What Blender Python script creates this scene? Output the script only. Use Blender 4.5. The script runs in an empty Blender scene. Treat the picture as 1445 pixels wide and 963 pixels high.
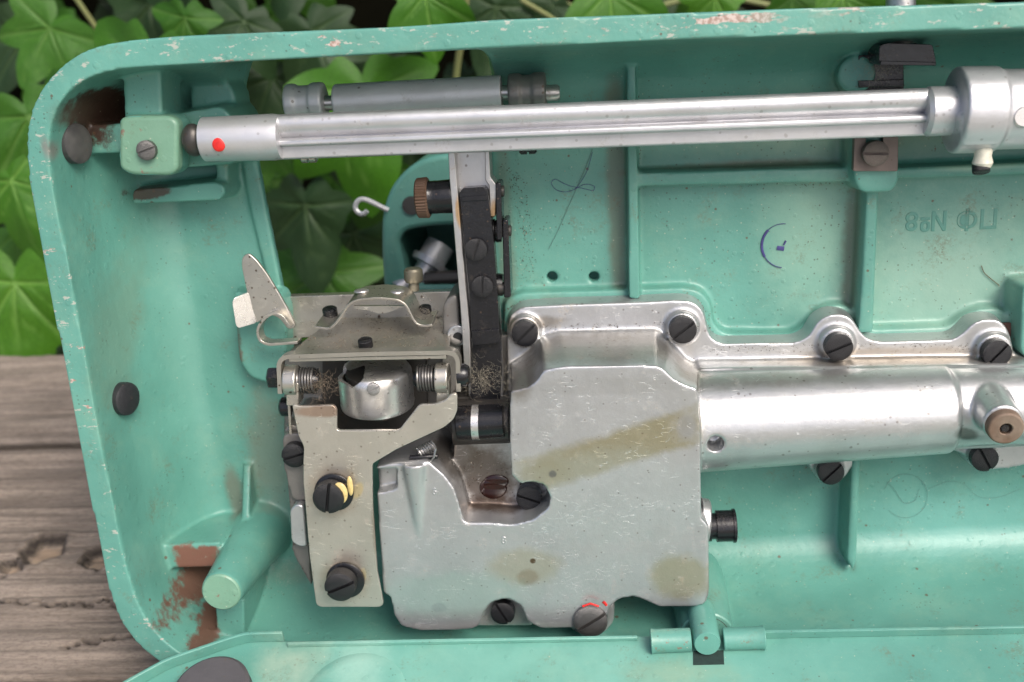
import bpy, bmesh, math, random
import numpy as np
from mathutils import Vector, Matrix, noise
from math import radians, sin, cos, pi, atan2
random.seed(7); np.random.seed(7)
S = bpy.context.scene
COL = S.collection

# ------------------------------------------------------------------ camera
FPX = 1450.0                       # focal length in photograph pixels (1445 wide)
PITCH, YAW, ROLL = radians(16.2), radians(5.0), 0.057
LEAN = radians(14.0)               # the machine leans back on the table
DIST = 292.0                       # mm
sp, cp, sy, cy = sin(PITCH), cos(PITCH), sin(YAW), cos(YAW)
FW = Vector((-sy*cp, cy*cp, -sp))
R0 = Vector((cy, sy, 0)); U0 = Vector((-sy*sp, cy*sp, cp))
RT = R0*cos(ROLL) - U0*sin(ROLL); UP = R0*sin(ROLL) + U0*cos(ROLL)
CL = -FW*DIST
MROT = Matrix.Rotation(-LEAN, 4, 'X')
cam_d = bpy.data.cameras.new('camera'); cam = bpy.data.objects.new('camera', cam_d); COL.objects.link(cam)
m3 = Matrix((RT, UP, -FW)).transposed().to_4x4()
cam.matrix_world = MROT @ Matrix.Translation(CL*0.001) @ m3
cam_d.sensor_width = 36; cam_d.lens = 36*FPX/1445
cam_d.clip_start = 0.02; cam_d.clip_end = 500
cam_d.dof.use_dof = True; cam_d.dof.focus_distance = 0.303; cam_d.dof.aperture_fstop = 13.0
S.camera = cam

# ------------------------------------------------------------------ light
w = bpy.data.worlds.new('World'); S.world = w; w.use_nodes = True
nt = w.node_tree; bg = nt.nodes['Background']
sky = nt.nodes.new('ShaderNodeTexSky'); sky.sky_type = 'NISHITA'; sky.sun_disc = False
SUNDIR = Vector((0.42, -0.50, 0.76)).normalized()
el = math.asin(SUNDIR.z); az = atan2(SUNDIR.x, SUNDIR.y)
sky.sun_elevation = el; sky.sun_rotation = az; sky.dust_density = 5.0; sky.air_density = 0.8; sky.ozone_density = 1.0
nt.links.new(sky.outputs[0], bg.inputs[0]); bg.inputs[1].default_value = 0.125
sd = bpy.data.lights.new('sun', 'SUN'); sun = bpy.data.objects.new('sun', sd); COL.objects.link(sun)
sd.energy = 1.5; sd.angle = radians(28); sd.color = (1.0, 0.96, 0.90)
sun.rotation_euler = (-SUNDIR).to_track_quat('-Z', 'Y').to_euler()
S.view_settings.view_transform = 'Standard'; S.view_settings.look = 'None'
S.view_settings.exposure = 0.74; S.view_settings.gamma = 1.0; S.view_settings.use_curve_mapping = False

# ------------------------------------------------------------------ picking helpers (machine frame: x right, z up the bed, y = -w into the bed; mm)
def ray(px, py):
    return (FW*FPX + RT*(px-722.5) - UP*(py-481.5)).normalized()
def pt(px, py, w):
    d = ray(px, py); t = (-w - CL.y)/d.y
    return CL + d*t
def hit(px, py, p0, n):
    d = ray(px, py); return CL + d*((p0-CL).dot(n)/d.dot(n))
CW = MROT @ CL
def hitw(px, py, p0, n):
    d = MROT.to_3x3() @ ray(px, py); return CW + d*((p0-CW).dot(n)/d.dot(n))
def mmpp(w): return (DIST - w)/FPX            # mm per pixel, roughly

def rounded(pts, r=0.0, n=4, closed=True):
    """round the corners of a 2D/3D polygon"""
    if r <= 0: return [p.copy() for p in pts]
    out = []; N = len(pts)
    for i in range(N):
        p = pts[i]; a = pts[i-1]; b = pts[(i+1) % N]
        if not closed and (i == 0 or i == N-1): out.append(p.copy()); continue
        la = (a-p).length; lb = (b-p).length; rr = min(r, .48*la, .48*lb)
        q0 = p + (a-p)*(rr/la); q1 = p + (b-p)*(rr/lb)
        for k in range(n+1):
            t = k/n; out.append(q0*(1-t)**2 + p*2*t*(1-t) + q1*t*t)
    return out

class MB:
    def __init__(s): s.bm = bmesh.new()
    def face(s, vs):
        try: return s.bm.faces.new(vs)
        except ValueError: return None
    def loops(s, rings, cap0=True, cap1=True, closed=True):
        vr = [[s.bm.verts.new(p*0.001) for p in r] for r in rings]
        n = len(vr[0])
        for a, b in zip(vr, vr[1:]):
            for i in range(n if closed else n-1):
                j = (i+1) % n; s.face([a[i], a[j], b[j], b[i]])
        if cap0: s.face(list(reversed(vr[0])))
        if cap1: s.face(vr[-1])
        return vr
    def extr(s, poly, w0, w1, r=1.0, ref=None, draft=0.0, n=4):
        """prism from a pixel outline traced on plane w=ref (default w0); w0 front, w1 back"""
        P = [pt(x, y, w0 if ref is None else ref) for x, y in poly]
        return s.prism([Vector((p.x, p.z)) for p in P], w0, w1, r, draft, n)
    def prism(s, P2, w0, w1, r=0, draft=0.0, n=4):
        P2 = rounded(P2, r, n)
        if sum(P2[i-1].x*P2[i].y-P2[i].x*P2[i-1].y for i in range(len(P2))) < 0: P2.reverse()
        Q = offset2(P2, draft) if draft else P2
        s.loops([[Vector((p.x, -w0, p.y)) for p in P2], [Vector((q.x, -w1, q.y)) for q in Q]])
        return s
    def cyl(s, a, b, r0, r1=None, seg=32, prof=None):
        """lathe from a to b; prof = [(t, r)...]"""
        if prof is None: prof = [(0, r0), (1, r0 if r1 is None else r1)]
        ax = (b-a); L = ax.length; ax = ax/L
        x = ax.orthogonal().normalized(); y = ax.cross(x)
        rings = []
        for t, r in prof:
            c = a + ax*(L*t)
            rings.append([c + (x*cos(2*pi*k/seg) + y*sin(2*pi*k/seg))*max(r, 1e-3) for k in range(seg)])
        s.loops(rings); return s
    def tube(s, pts, r, seg=8, flat=None, closed=False):
        """round tube along points; r scalar or list"""
        N = len(pts); rings = []; prev = None
        for i, p in enumerate(pts):
            t = (pts[(i+1) % N if closed else min(i+1, N-1)] - pts[i-1 if closed or i else 0]).normalized()
            if prev is None: x = t.orthogonal().normalized()
            else:
                x = prev - t*prev.dot(t); x.normalize()
            prev = x; y = t.cross(x); rr = r[i] if isinstance(r, (list, tuple)) else r
            rings.append([p + (x*cos(2*pi*k/seg) + y*sin(2*pi*k/seg))*rr for k in range(seg)])
        if closed: rings.append(rings[0])
        s.loops(rings, not closed, not closed); return s
    def sweep(s, pts, depth, thick, nrm=None):
        """a strip of sheet metal: polyline pts, extruded by vector depth, thick mm"""
        top = []; bot = []; N = len(pts); d = depth.normalized()
        for i, p in enumerate(pts):
            t = (pts[min(i+1, N-1)] - pts[max(i-1, 0)]).normalized(); n = t.cross(d).normalized()*(thick/2)
            top.append(p+n); bot.append(p-n)
        ring0 = top + list(reversed(bot)); ring1 = [p+depth for p in ring0]
        s.loops([ring0, ring1]); return s
    def slab(s, q, thick):
        n = (q[1]-q[0]).cross(q[2]-q[0]).normalized()*thick
        s.loops([[p for p in q], [p-n for p in q]]); return s
    def sphere(s, c, r, sc=(1, 1, 1), seg=24):
        bmesh.ops.create_uvsphere(s.bm, u_segments=seg, v_segments=seg//2, radius=1,
            matrix=Matrix.Translation(c*0.001) @ Matrix.Diagonal((*[r*0.001*k for k in sc], 1))); return s
    def add(s, other):
        me = bpy.data.meshes.new('tmp'); other.bm.to_mesh(me); other.bm.free(); s.bm.from_mesh(me); bpy.data.meshes.remove(me); return s
    def build(s, name, mat, parent=None, bevel=0.0, seg=2, vox=0.0, smooth=4, ang=35, fac=.5, label=None):
        bmesh.ops.recalc_face_normals(s.bm, faces=s.bm.faces)
        me = bpy.data.meshes.new(name); s.bm.to_mesh(me); s.bm.free()
        return finish(name, me, mat, parent, bevel, seg, vox, smooth, ang, fac, label)

def finish(name, me, mat, parent=None, bevel=0.0, seg=2, vox=0.0, smooth=4, ang=35, fac=.5, label=None):
    for p in me.polygons: p.use_smooth = True
    if not vox: me.set_sharp_from_angle(angle=radians(ang))
    me.materials.clear(); me.materials.append(mat)
    o = bpy.data.objects.new(name, me); COL.objects.link(o)
    if parent: o.parent = parent
    if vox:
        m = o.modifiers.new('remesh', 'REMESH'); m.mode = 'VOXEL'; m.voxel_size = vox*0.001; m.use_smooth_shade = True
        if smooth:
            m = o.modifiers.new('smooth', 'SMOOTH'); m.factor = fac; m.iterations = smooth
    elif bevel:
        m = o.modifiers.new('bevel', 'BEVEL'); m.width = bevel*0.001; m.segments = seg; m.limit_method = 'ANGLE'; m.angle_limit = radians(ang)
        m.use_clamp_overlap = True
    if label: o['label'] = label
    return o

def offset2(P, d):
    """offset a CCW polygon outwards by d"""
    out = []; N = len(P)
    for i in range(N):
        a = P[i-1]; b = P[(i+1) % N]; p = P[i]
        e1 = (p-a); e2 = (b-p)
        if e1.length < 1e-6 or e2.length < 1e-6: out.append(p.copy()); continue
        n1 = Vector((e1.y, -e1.x)).normalized(); n2 = Vector((e2.y, -e2.x)).normalized()
        n = (n1+n2); n = n.normalized() if n.length > 1e-6 else n1
        out.append(p + n*(d/max(.5, n.dot(n1))))
    return out

def cut(base_mb, cutter_mb):
    """boolean difference, returned as a new MB"""
    res = []
    for m in (base_mb, cutter_mb):
        bmesh.ops.recalc_face_normals(m.bm, faces=m.bm.faces)
        me = bpy.data.meshes.new('tmp'); m.bm.to_mesh(me); m.bm.free()
        o = bpy.data.objects.new('tmp', me); COL.objects.link(o); res.append(o)
    md = res[0].modifiers.new('b', 'BOOLEAN'); md.object = res[1]; md.solver = 'EXACT'; md.use_self = False
    dg = bpy.context.evaluated_depsgraph_get(); dg.update()
    ev = res[0].evaluated_get(dg); me = bpy.data.meshes.new_from_object(ev)
    out = MB(); out.bm.from_mesh(me)
    for o in res: bpy.data.objects.remove(o)
    return out

# ------------------------------------------------------------------ materials
class NT:
    def __init__(s, name):
        s.m = bpy.data.materials.new(name); s.m.use_nodes = True; s.t = s.m.node_tree; s.n = s.t.nodes; s.l = s.t.links
        s.b = s.n['Principled BSDF']; tc = s.n.new('ShaderNodeTexCoord')
        mp = s.n.new('ShaderNodeMapping'); mp.inputs['Scale'].default_value = (1000, 1000, 1000)
        s.l.new(tc.outputs['Object'], mp.inputs[0]); s.co = mp.outputs[0]      # millimetres
    def noise(s, scale=.1, detail=6, rough=.6, stretch=None, off=0.0, rot=None):
        co = s.co
        if stretch or off or rot:
            mp = s.n.new('ShaderNodeMapping'); s.l.new(co, mp.inputs[0])
            mp.inputs['Location'].default_value = (off, off*1.7, off*.6)
            if rot: mp.inputs['Rotation'].default_value = rot
            mp.inputs['Scale'].default_value = stretch or (1, 1, 1); co = mp.outputs[0]
        k = s.n.new('ShaderNodeTexNoise'); k.inputs['Scale'].default_value = scale; k.inputs['Detail'].default_value = detail
        k.inputs['Roughness'].default_value = rough; s.l.new(co, k.inputs['Vector']); return k.outputs[0]
    def ramp(s, v, a, b, smooth=True):
        k = s.n.new('ShaderNodeMapRange'); k.interpolation_type = 'SMOOTHSTEP' if smooth else 'LINEAR'
        k.inputs['From Min'].default_value = a; k.inputs['From Max'].default_value = b; s.l.new(v, k.inputs['Value']); return k.outputs[0]
    def math(s, op, a, b=None, c=None):
        k = s.n.new('ShaderNodeMath'); k.operation = op
        for i, v in enumerate((a, b, c)):
            if v is None: continue
            if isinstance(v, (int, float)): k.inputs[i].default_value = v
            else: s.l.new(v, k.inputs[i])
        return k.outputs[0]
    def mix(s, f, a, b):
        k = s.n.new('ShaderNodeMix'); k.data_type = 'RGBA'
        for i, v in ((0, f), (6, a), (7, b)):
            if isinstance(v, (int, float)): k.inputs[i].default_value = v
            elif isinstance(v, tuple): k.inputs[i].default_value = (*v, 1)
            else: s.l.new(v, k.inputs[i])
        return k.outputs[2]
    def mixf(s, f, a, b):
        k = s.n.new('ShaderNodeMix'); k.data_type = 'FLOAT'
        for i, v in ((0, f), (2, a), (3, b)):
            if isinstance(v, (int, float)): k.inputs[i].default_value = v
            else: s.l.new(v, k.inputs[i])
        return k.outputs[0]
    def spn(s):
        if not hasattr(s, '_spn'): s._spn = s.noise(2.2, 3, .7)
        return s._spn
    def spots(s, scale, thr, soft=.06, off=0.0, keep=.5):
        """little specks: voronoi cells, only some of them"""
        mp = s.n.new('ShaderNodeMapping'); s.l.new(s.co, mp.inputs[0]); mp.inputs['Location'].default_value = (off, off, off)
        k = s.n.new('ShaderNodeTexVoronoi'); k.inputs['Scale'].default_value = scale; s.l.new(mp.outputs[0], k.inputs['Vector'])
        k.inputs['Randomness'].default_value = 1
        sep = s.n.new('ShaderNodeSeparateColor'); s.l.new(k.outputs['Color'], sep.inputs[0])
        wob = s.math('ADD', k.outputs['Distance'], s.math('MULTIPLY', s.math('SUBTRACT', s.spn(), .5), thr*1.6))
        size = s.math('MULTIPLY_ADD', sep.outputs[1], 1.5, .15)
        near = s.ramp(s.math('DIVIDE', wob, size), thr+soft, thr)
        gate = s.math('LESS_THAN', sep.outputs[0], keep)
        return s.math('MULTIPLY', near, gate)
    def blob(s, c, half, rot=0.0, box=False, soft=.35, rag=.5, nscale=.12):
        """a stain with ragged edge: c in mm (machine frame), half sizes in mm, rot about the view axis"""
        a = s.n.new('ShaderNodeVectorMath'); a.operation = 'SUBTRACT'; s.l.new(s.co, a.inputs[0]); a.inputs[1].default_value = tuple(c)
        r = s.n.new('ShaderNodeVectorRotate'); r.rotation_type = 'Y_AXIS'; s.l.new(a.outputs[0], r.inputs['Vector']); r.inputs['Angle'].default_value = -rot
        d = s.n.new('ShaderNodeVectorMath'); d.operation = 'DIVIDE'; s.l.new(r.outputs[0], d.inputs[0]); d.inputs[1].default_value = tuple(half)
        if box:
            ab = s.n.new('ShaderNodeVectorMath'); ab.operation = 'ABSOLUTE'; s.l.new(d.outputs[0], ab.inputs[0])
            se = s.n.new('ShaderNodeSeparateXYZ'); s.l.new(ab.outputs[0], se.inputs[0])
            v = s.math('MAXIMUM', s.math('MAXIMUM', se.outputs[0], se.outputs[2]), se.outputs[1])
        else:
            ln = s.n.new('ShaderNodeVectorMath'); ln.operation = 'LENGTH'; s.l.new(d.outputs[0], ln.inputs[0]); v = ln.outputs['Value']
        if not hasattr(s, 'nzc'): s.nzc = {}
        if nscale not in s.nzc: s.nzc[nscale] = s.noise(nscale, 6, .68)
        nz = s.nzc[nscale]
        v = s.math('ADD', v, s.math('MULTIPLY', s.math('SUBTRACT', nz, .5), rag*2))
        return s.ramp(v, 1+soft*.3, 1-soft*.7)
    def bump(s, h, dist=.1, strength=1.0, prev=None):
        k = s.n.new('ShaderNodeBump'); k.inputs['Distance'].default_value = dist*0.001; k.inputs['Strength'].default_value = strength
        s.l.new(h, k.inputs['Height'])
        if prev is not None: s.l.new(prev, k.inputs['Normal'])
        return k.outputs[0]
    def out(s, col=None, rough=None, metal=None, normal=None, coat=None):
        for nm, v in (('Base Color', col), ('Roughness', rough), ('Metallic', metal), ('Normal', normal), ('Coat Weight', coat)):
            if v is None: continue
            if isinstance(v, tuple): s.b.inputs[nm].default_value = (*v, 1)
            elif isinstance(v, (int, float)): s.b.inputs[nm].default_value = v
            else: s.l.new(v, s.b.inputs[nm])
        return s.m

GREEN = (.088, .255, .208)
def enamel(name, base=GREEN, chips=True, stains=(), pale=(), specks=True, rim_chips=False, wear=.0):
    k = NT(name)
    c = k.mix(k.ramp(k.noise(.035, 4, .5), .35, .68), base, tuple(v*1.16+.008 for v in base))
    c = k.mix(k.math('MULTIPLY', k.ramp(k.noise(.05, 7, .72, off=40), .48, .72), .30), c, (.20, .34, .25))      # dusty, faded film
    for cc, h, rot, amt, colr in pale: c = k.mix(k.math('MULTIPLY', k.blob(cc, h, rot, soft=1.2, rag=.55, nscale=.09), amt), c, colr)
    fine = k.ramp(k.noise(1.6, 5, .75, off=9), .55, .75)
    c = k.mix(k.math('MULTIPLY', fine, .28), c, (.30, .40, .30))
    for cc, h, rot, amt, colr in stains:
        red = colr[0] > colr[1]*1.9
        c = k.mix(k.math('MULTIPLY', k.blob(cc, h, rot, colr == (.17,.078,.055), soft=.35 if red else .8, rag=.62 if red else .5, nscale=.28 if red else .14), amt), c, colr)
    if specks:
        c = k.mix(k.math('MULTIPLY', k.spots(.20, .06, .04, 3, .30), .8), c, (.10, .055, .03))
        c = k.mix(k.math('MULTIPLY', k.math('MULTIPLY', k.spots(1.0, .13, .08, 8, .35), k.ramp(k.noise(.06, 3, .6, off=61), .48, .6)), .65), c, (.05, .05, .035))
        c = k.mix(k.math('MULTIPLY', k.spots(.8, .09, .06, 21, .10), .5), c, (.50, .48, .36))
        grime_shade = k.math('MULTIPLY', k.ramp(k.noise(.07, 7, .75, off=77), .54, .70), k.ramp(k.noise(1.1, 4, .7, off=5), .40, .6))
        c = k.mix(k.math('MULTIPLY', grime_shade, .55), c, (.13, .12, .07))
    def hairs(rot, off, g):
        nz = k.noise(.35, 1.5, .4, stretch=(.35,1,1), rot=rot, off=off)
        return k.math('MULTIPLY', k.ramp(k.math('ABSOLUTE', k.math('SUBTRACT', nz, .5)), .004, 0.0), k.ramp(k.noise(.1, 3, .6, off=off+3), g, g+.06))
    hs = k.math('MAXIMUM', hairs((0,.9,0), 12, .58), hairs((0,-.4,0), 37, .58)); c = k.mix(k.math('MULTIPLY', hs, .35), c, (.34,.45,.36))
    rough = k.mixf(fine, .40, .62)
    if rim_chips:
        se = k.n.new('ShaderNodeSeparateXYZ'); k.l.new(k.co, se.inputs[0])
        front = k.ramp(se.outputs[1], 1.4, .4)
        topb = k.math('MULTIPLY', k.blob(tuple(pt(1150, 17, 0)), (75, 8, 1.6), -.037, True, soft=.8, rag=.3), .085)
        topb = k.math('ADD', topb, k.math('MULTIPLY', k.blob(tuple(pt(140, 95, 0)), (16, 8, 7), 0, soft=.8, rag=.3), .05))
        ch = k.ramp(k.math('ADD', k.noise(.16, 8, .72, stretch=(.55, 1, 1.6), off=13), topb), .622, .638)
        hi = k.ramp(k.noise(.02, 2, .5, off=31), .36, .55)
        ch = k.math('MULTIPLY', k.math('MULTIPLY', ch, front), hi)
        pink = k.mix(k.ramp(k.noise(.8, 3), .4, .6), (.52, .42, .38), (.30, .20, .16))
        c = k.mix(ch, c, pink)
        edge = k.math('MULTIPLY', k.ramp(k.noise(.5, 6, .7, stretch=(.4, 1, 1), off=3), .60, .63), front)
        c = k.mix(k.math('MULTIPLY', edge, .7), c, (.45, .42, .37))
    if wear:
        ch = k.ramp(k.noise(.3, 8, .7, off=19), .70-wear, .715-wear)
        c = k.mix(ch, c, (.20, .15, .11))
    n = k.bump(k.noise(.16, 4, .6, off=2), .45, .6); n = k.bump(k.noise(1.4, 4, .6), .035, .6, n); n = k.bump(k.spots(.3, .12, .12, 50, .5), .10, .8, n)
    k.b.inputs['Specular IOR Level'].default_value = .5
    return k.out(c, rough, 0.0, n, .06)

def metal(name, base=(.62, .63, .66), rough=.36, met=.85, dirt=.5, dirtcol=(.20, .17, .12), scratches=.5, stains=(), grain=.5, specks=.6, patch=(.52, .50, .45)):
    k = NT(name)
    c = k.mix(k.ramp(k.noise(.07, 5, .6), .35, .7), base, tuple(v*.88 for v in base))
    c = k.mix(k.math('MULTIPLY', k.ramp(k.noise(.035, 4, .6, off=17), .45, .7), .5*dirt), c, patch)
    for cc, h, rot, amt, colr, box in stains: c = k.mix(k.math('MULTIPLY', k.blob(cc, h, rot, box, soft=.55, rag=.36, nscale=.2), amt), c, colr)
    dm = k.math('MULTIPLY', k.ramp(k.noise(.14, 8, .75, off=33), .53, .72), k.ramp(k.noise(1.2, 4, .7, off=6), .35, .65))
    c = k.mix(k.math('MULTIPLY', dm, dirt), c, dirtcol)
    c = k.mix(k.math('MULTIPLY', k.spots(.55, .12, .08, 4, .3), specks), c, (.09, .06, .04))
    n = k.bump(k.noise(.9, 6, .7, off=2), .05, grain); n = k.bump(k.noise(.2, 4, .6), .22, grain*.6, n)
    if scratches:
        def hair(sc, st, rot, off, wid, gate):
            nz = k.noise(sc, 1.5, .4, stretch=st, rot=rot, off=off)
            line = k.ramp(k.math('ABSOLUTE', k.math('SUBTRACT', nz, .5)), wid, 0.0)
            return k.math('MULTIPLY', line, k.ramp(k.noise(.16, 3, .6, off=off+3), gate, gate+.07))
        s3 = k.math('MAXIMUM', hair(.5, (.35,1,1), (0,.6,0), 8, .006, .56), hair(.55, (.3,1,1), (0,-.5,0), 50, .006, .54))
        c = k.mix(k.math('MULTIPLY', s3, scratches), c, tuple(min(1, v*1.35) for v in base))
        n = k.bump(s3, -.05, scratches, n)
    r = k.mixf(k.math('MULTIPLY', dm, .8), rough, .75); r = k.math('ADD', r, k.math('MULTIPLY', k.math('SUBTRACT', k.noise(.5, 5, .7), .5), .25))
    return k.out(c, r, k.mixf(dm, met, met*.4), n)
# ------------------------------------------------------------------ the machine
root = bpy.data.objects.new('sewing_machine', None); COL.objects.link(root)
root.matrix_world = MROT; root.empty_display_size = .05
root['label'] = 'green sewing machine lying on its back, metal shafts and gearbox of its underside bared'
root['category'] = 'sewing machine'

outer = [(2000,-22),(1700,-10),(1445,3),(1100,13),(900,21),(700,28),(568,38),(400,45),(249,51),(174,58),(134,64),(103,79),(72,103),(47,137),(37,174),(37,218),(42,265),(50,300),(65,393),(79,456),(107,600),(130,717),(151,826),(170,879),(196,913),(230,941),(280,962),(345,972),(500,968),(1000,952),(1445,938),(2000,920)]
inner = [(1955,26),(1700,32),(1445,40),(1100,51),(887,59),(690,69),(568,75),(400,84),(249,92),(168,97),(137,103),(103,120),(81,143),(70,174),(67,202),(72,249),(80,300),(93,353),(109,449),(125,524),(137,600),(155,687),(175,788),(196,860),(226,902),(258,928),(310,944),(360,946),(500,942),(1000,926),(1445,910),(1955,893)]
def uv(poly, w=0.0): return [Vector((p.x, p.z)) for p in (pt(x, y, w) for x, y in poly)]
def ccw(P):
    if sum(P[i-1].x*P[i].y-P[i].x*P[i-1].y for i in range(len(P))) < 0: P.reverse()
    return P
def resample(P, step):
    out = []; N = len(P)
    for i in range(N):
        a = P[i]; b = P[(i+1) % N]; k = max(1, int((b-a).length/step))
        out += [a.lerp(b, j/k) for j in range(k)]
    return out
def smoothloop(P, it=2):
    for _ in range(it): P = [P[i]*.5 + (P[i-1]+P[(i+1) % len(P)])*.25 for i in range(len(P))]
    return P
A_, B_ = uv(outer), uv(inner)
if sum(A_[i-1].x*A_[i].y-A_[i].x*A_[i-1].y for i in range(len(A_))) < 0: A_.reverse(); B_.reverse()
O, I = [], []
for i in range(len(A_)):
    j = (i+1) % len(A_); k = max(1, int((B_[j]-B_[i]).length/2.5))
    O += [A_[i].lerp(A_[j], q/k) for q in range(k)]; I += [B_[i].lerp(B_[j], q/k) for q in range(k)]
O = smoothloop(O, 5); I = smoothloop(I, 5)
FLOOR = -45.0
b = MB()
# wall ring: rim, inner wall with a broad hollow towards the floor; straight where the opening cuts into it
levels = [(0, 0), (-6, .25)] + [(-10-35.2*sin(q/14*pi/2), .5+17.5*(1-cos(q/14*pi/2))) for q in range(1, 15)]
uL = pt(338, 100, -40).x; uR = pt(694, 100, -40).x
def gain(p):
    if p.y > 40: 
        return 1 - min(1, max(0, (p.x-uL+3)/3))*min(1, max(0, (uR+1-p.x)/2))
    return 1
def inset(Pn, d):
    Q = offset2(Pn, -1.0)
    v = [(q-p) for p, q in zip(Pn, Q)]
    v = smoothloop(v, 10)
    return [p + k*(d*gain(p)) for p, k in zip(Pn, v)]
rings = [[Vector((q.x, -lw, q.y)) for q in inset(I, d)] for lw, d in levels]
d_ = levels[-1][1]
back_depth = lambda p: 50 if gain(p) > .5 else 50
rings += [[Vector((q.x, 50, q.y)) for q in inset(I, d_)], [Vector((p.x, 50, p.y)) for p in O], [Vector((p.x, 0, p.y)) for p in O], rings[0]]
b.loops(rings[:-1], False, False)
n_ = len(I); bv = list(b.bm.verts); first = bv[:n_]; last = bv[-n_:]
for i in range(n_):
    jj = (i+1) % n_; b.face([last[i], last[jj], first[jj], first[i]])
# the floor, in pieces round the opening where the slide plate and the head are seen through
def fpoly(pts_px): return uv(pts_px, -45)
xr = pt(1900, 400, -45).x; zt_ = pt(800, 84, -45).y
topz = min(p.y for p in I if uR < p.x < uR+120 and p.y > 0) - 1.0
botz = -92.0
ops = uv([(697,105),(694,150),(692,300),(700,430),(706,640)], -45)
right = [Vector((ops[0].x, topz))] + ops + [Vector((ops[-1].x, botz)), Vector((xr, botz)), Vector((xr, topz))]
fr = MB().prism(right, -45, -50)
for hx in (779, 838):
    hp = pt(hx, 391, -45); fr = cut(fr, MB().cyl(hp+Vector((0,-3,0)), hp+Vector((0,12,0)), 1.75, seg=20))
b.add(fr)
opl = uv([(331,104),(341,130),(349,165),(372,290),(396,408),(399,430),(405,545),(420,650)], -45)
left = [Vector((opl[0].x, topz+2))] + opl + [Vector((ops[-1].x+1, opl[-1].y)), Vector((ops[-1].x+1, botz)), Vector((-108, botz)), Vector((-122, 60)), Vector((-110, topz+2))]
b.prism(left, -45.03, -50)
F = FLOOR
# ribs
b.extr([(884,48),(896,48),(903,422),(888,422)], -36.5, -46, r=.8, draft=.4)
b.extr([(896,245),(1212,236),(1212,256),(896,263)], -37, -46, r=.5, draft=.4)
b.extr([(1262,238),(1500,228),(1500,244),(1262,252)], -37, -46, r=.5, draft=.4)
b.extr([(1224,262),(1240,262),(1232,470),(1212,470)], -35, -46, r=.8, draft=.8)
b.extr([(1203,640),(1214,640),(1209,792),(1204,806),(1196,792)], -33, -46, r=.8, draft=.8)
b.extr([(1443,405),(1520,400),(1520,540),(1440,500)], -32, -46, r=2, draft=.6)
# mounting pad for the slotted bracket
b.extr([(1206,186),(1268,186),(1268,258),(1258,271),(1215,272),(1206,256)], -30, -46, r=2.0, draft=.6)
b.cyl(pt(1208,105,-44), pt(1208,105,-33), 6.5, 5.2)
# raised flange the gearbox cover is bolted to
b.extr([(712,425),(735,414),(884,410),(968,407),(990,412),(1003,430),(1006,458),(1022,472),(1120,472),(1143,455),(1157,437),(1183,430),(1210,440),(1226,466),(1340,462),(1362,445),(1385,436),(1412,436),(1440,458),(1520,470),(1520,620),(1180,630),(1000,640),(780,700),(712,700)], -40.5, -46, r=2.5, draft=.8)
# strip along the edge of the opening
b.extr([(318,90),(333,104),(343,130),(350,165),(374,290),(396,405),(380,405),(352,290),(330,160),(316,110)], -43.6, -46, r=1, draft=.3)
# pad under the hook mechanism
b.extr([(330,412),(334,470),(338,510),(352,532),(372,540),(404,543),(404,440),(396,414)], -38.5, -47, r=1.5, draft=.6)
# bearing block, top left, its boss and ribs
b.extr([(168,168),(182,164),(240,164),(251,173),(250,240),(240,248),(184,247),(168,238)], -13, -22, r=2.0, draft=.4)
c0 = pt(209, 208, -13); b.cyl(c0+Vector((0,4,0)), Vector((c0.x, 46, c0.z)), 7.6, 8.6)
b.prism([Vector((c0.x-3, c0.z+7.5)), Vector((c0.x+20, c0.z+10)), Vector((c0.x+23, c0.z+4)), Vector((c0.x+22, c0.z-7)), Vector((c0.x, c0.z-7.5))], -24, -46, r=3, draft=1.2)
q = pt(300, 140, -36); b.cyl(q+Vector((0,0,0)), q+Vector((0,10,0)), 7.0, 8.5)
b.extr([(172,90),(226,88),(229,172),(176,172)], -17, -32, r=.8)
b.extr([(226,90),(232,90),(234,170),(228,170)], -24, -46, r=.5)
b.extr([(110,177),(172,175),(172,216),(113,218)], -20, -46, r=.6, draft=.4)
b.extr([(187,268),(240,264),(300,257),(316,262),(318,274),(309,283),(187,288)], -31, -46, r=1.0, draft=.5)
b.extr([(303,180),(320,180),(322,262),(305,262)], -36, -46, r=.8, draft=.5)
# post, bottom left, with its three ribs
c1 = pt(312, 836, -3); b.cyl(c1, Vector((c1.x+.6, 46, c1.z+.6)), 6.35, 7.6, prof=[(0, 5.9), (.012, 6.5), (.45, 7.9), (1, 11.0)], seg=40)
pA = pt(342, 660, -43); pB = pt(345, 738, -34)
b.loops([[Vector((pB.x-1.2+dx, y, z)) for dx, y, z in ((0,46,pA.z+1),(0,43,pA.z+1),(0,34,pB.z),(0,34,pB.z-9),(0,46,pB.z-9))],
         [Vector((pB.x+1.5+dx, y, z)) for dx, y, z in ((0,46,pA.z+1),(0,43,pA.z+1),(0,34,pB.z),(0,34,pB.z-9),(0,46,pB.z-9))]])
b.extr([(229,770),(310,766),(310,800),(232,803)], -22, -46, r=.5, draft=.3)
b.extr([(304,846),(344,846),(346,975),(308,975)], -16, -46, r=.5, draft=.3)
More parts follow.
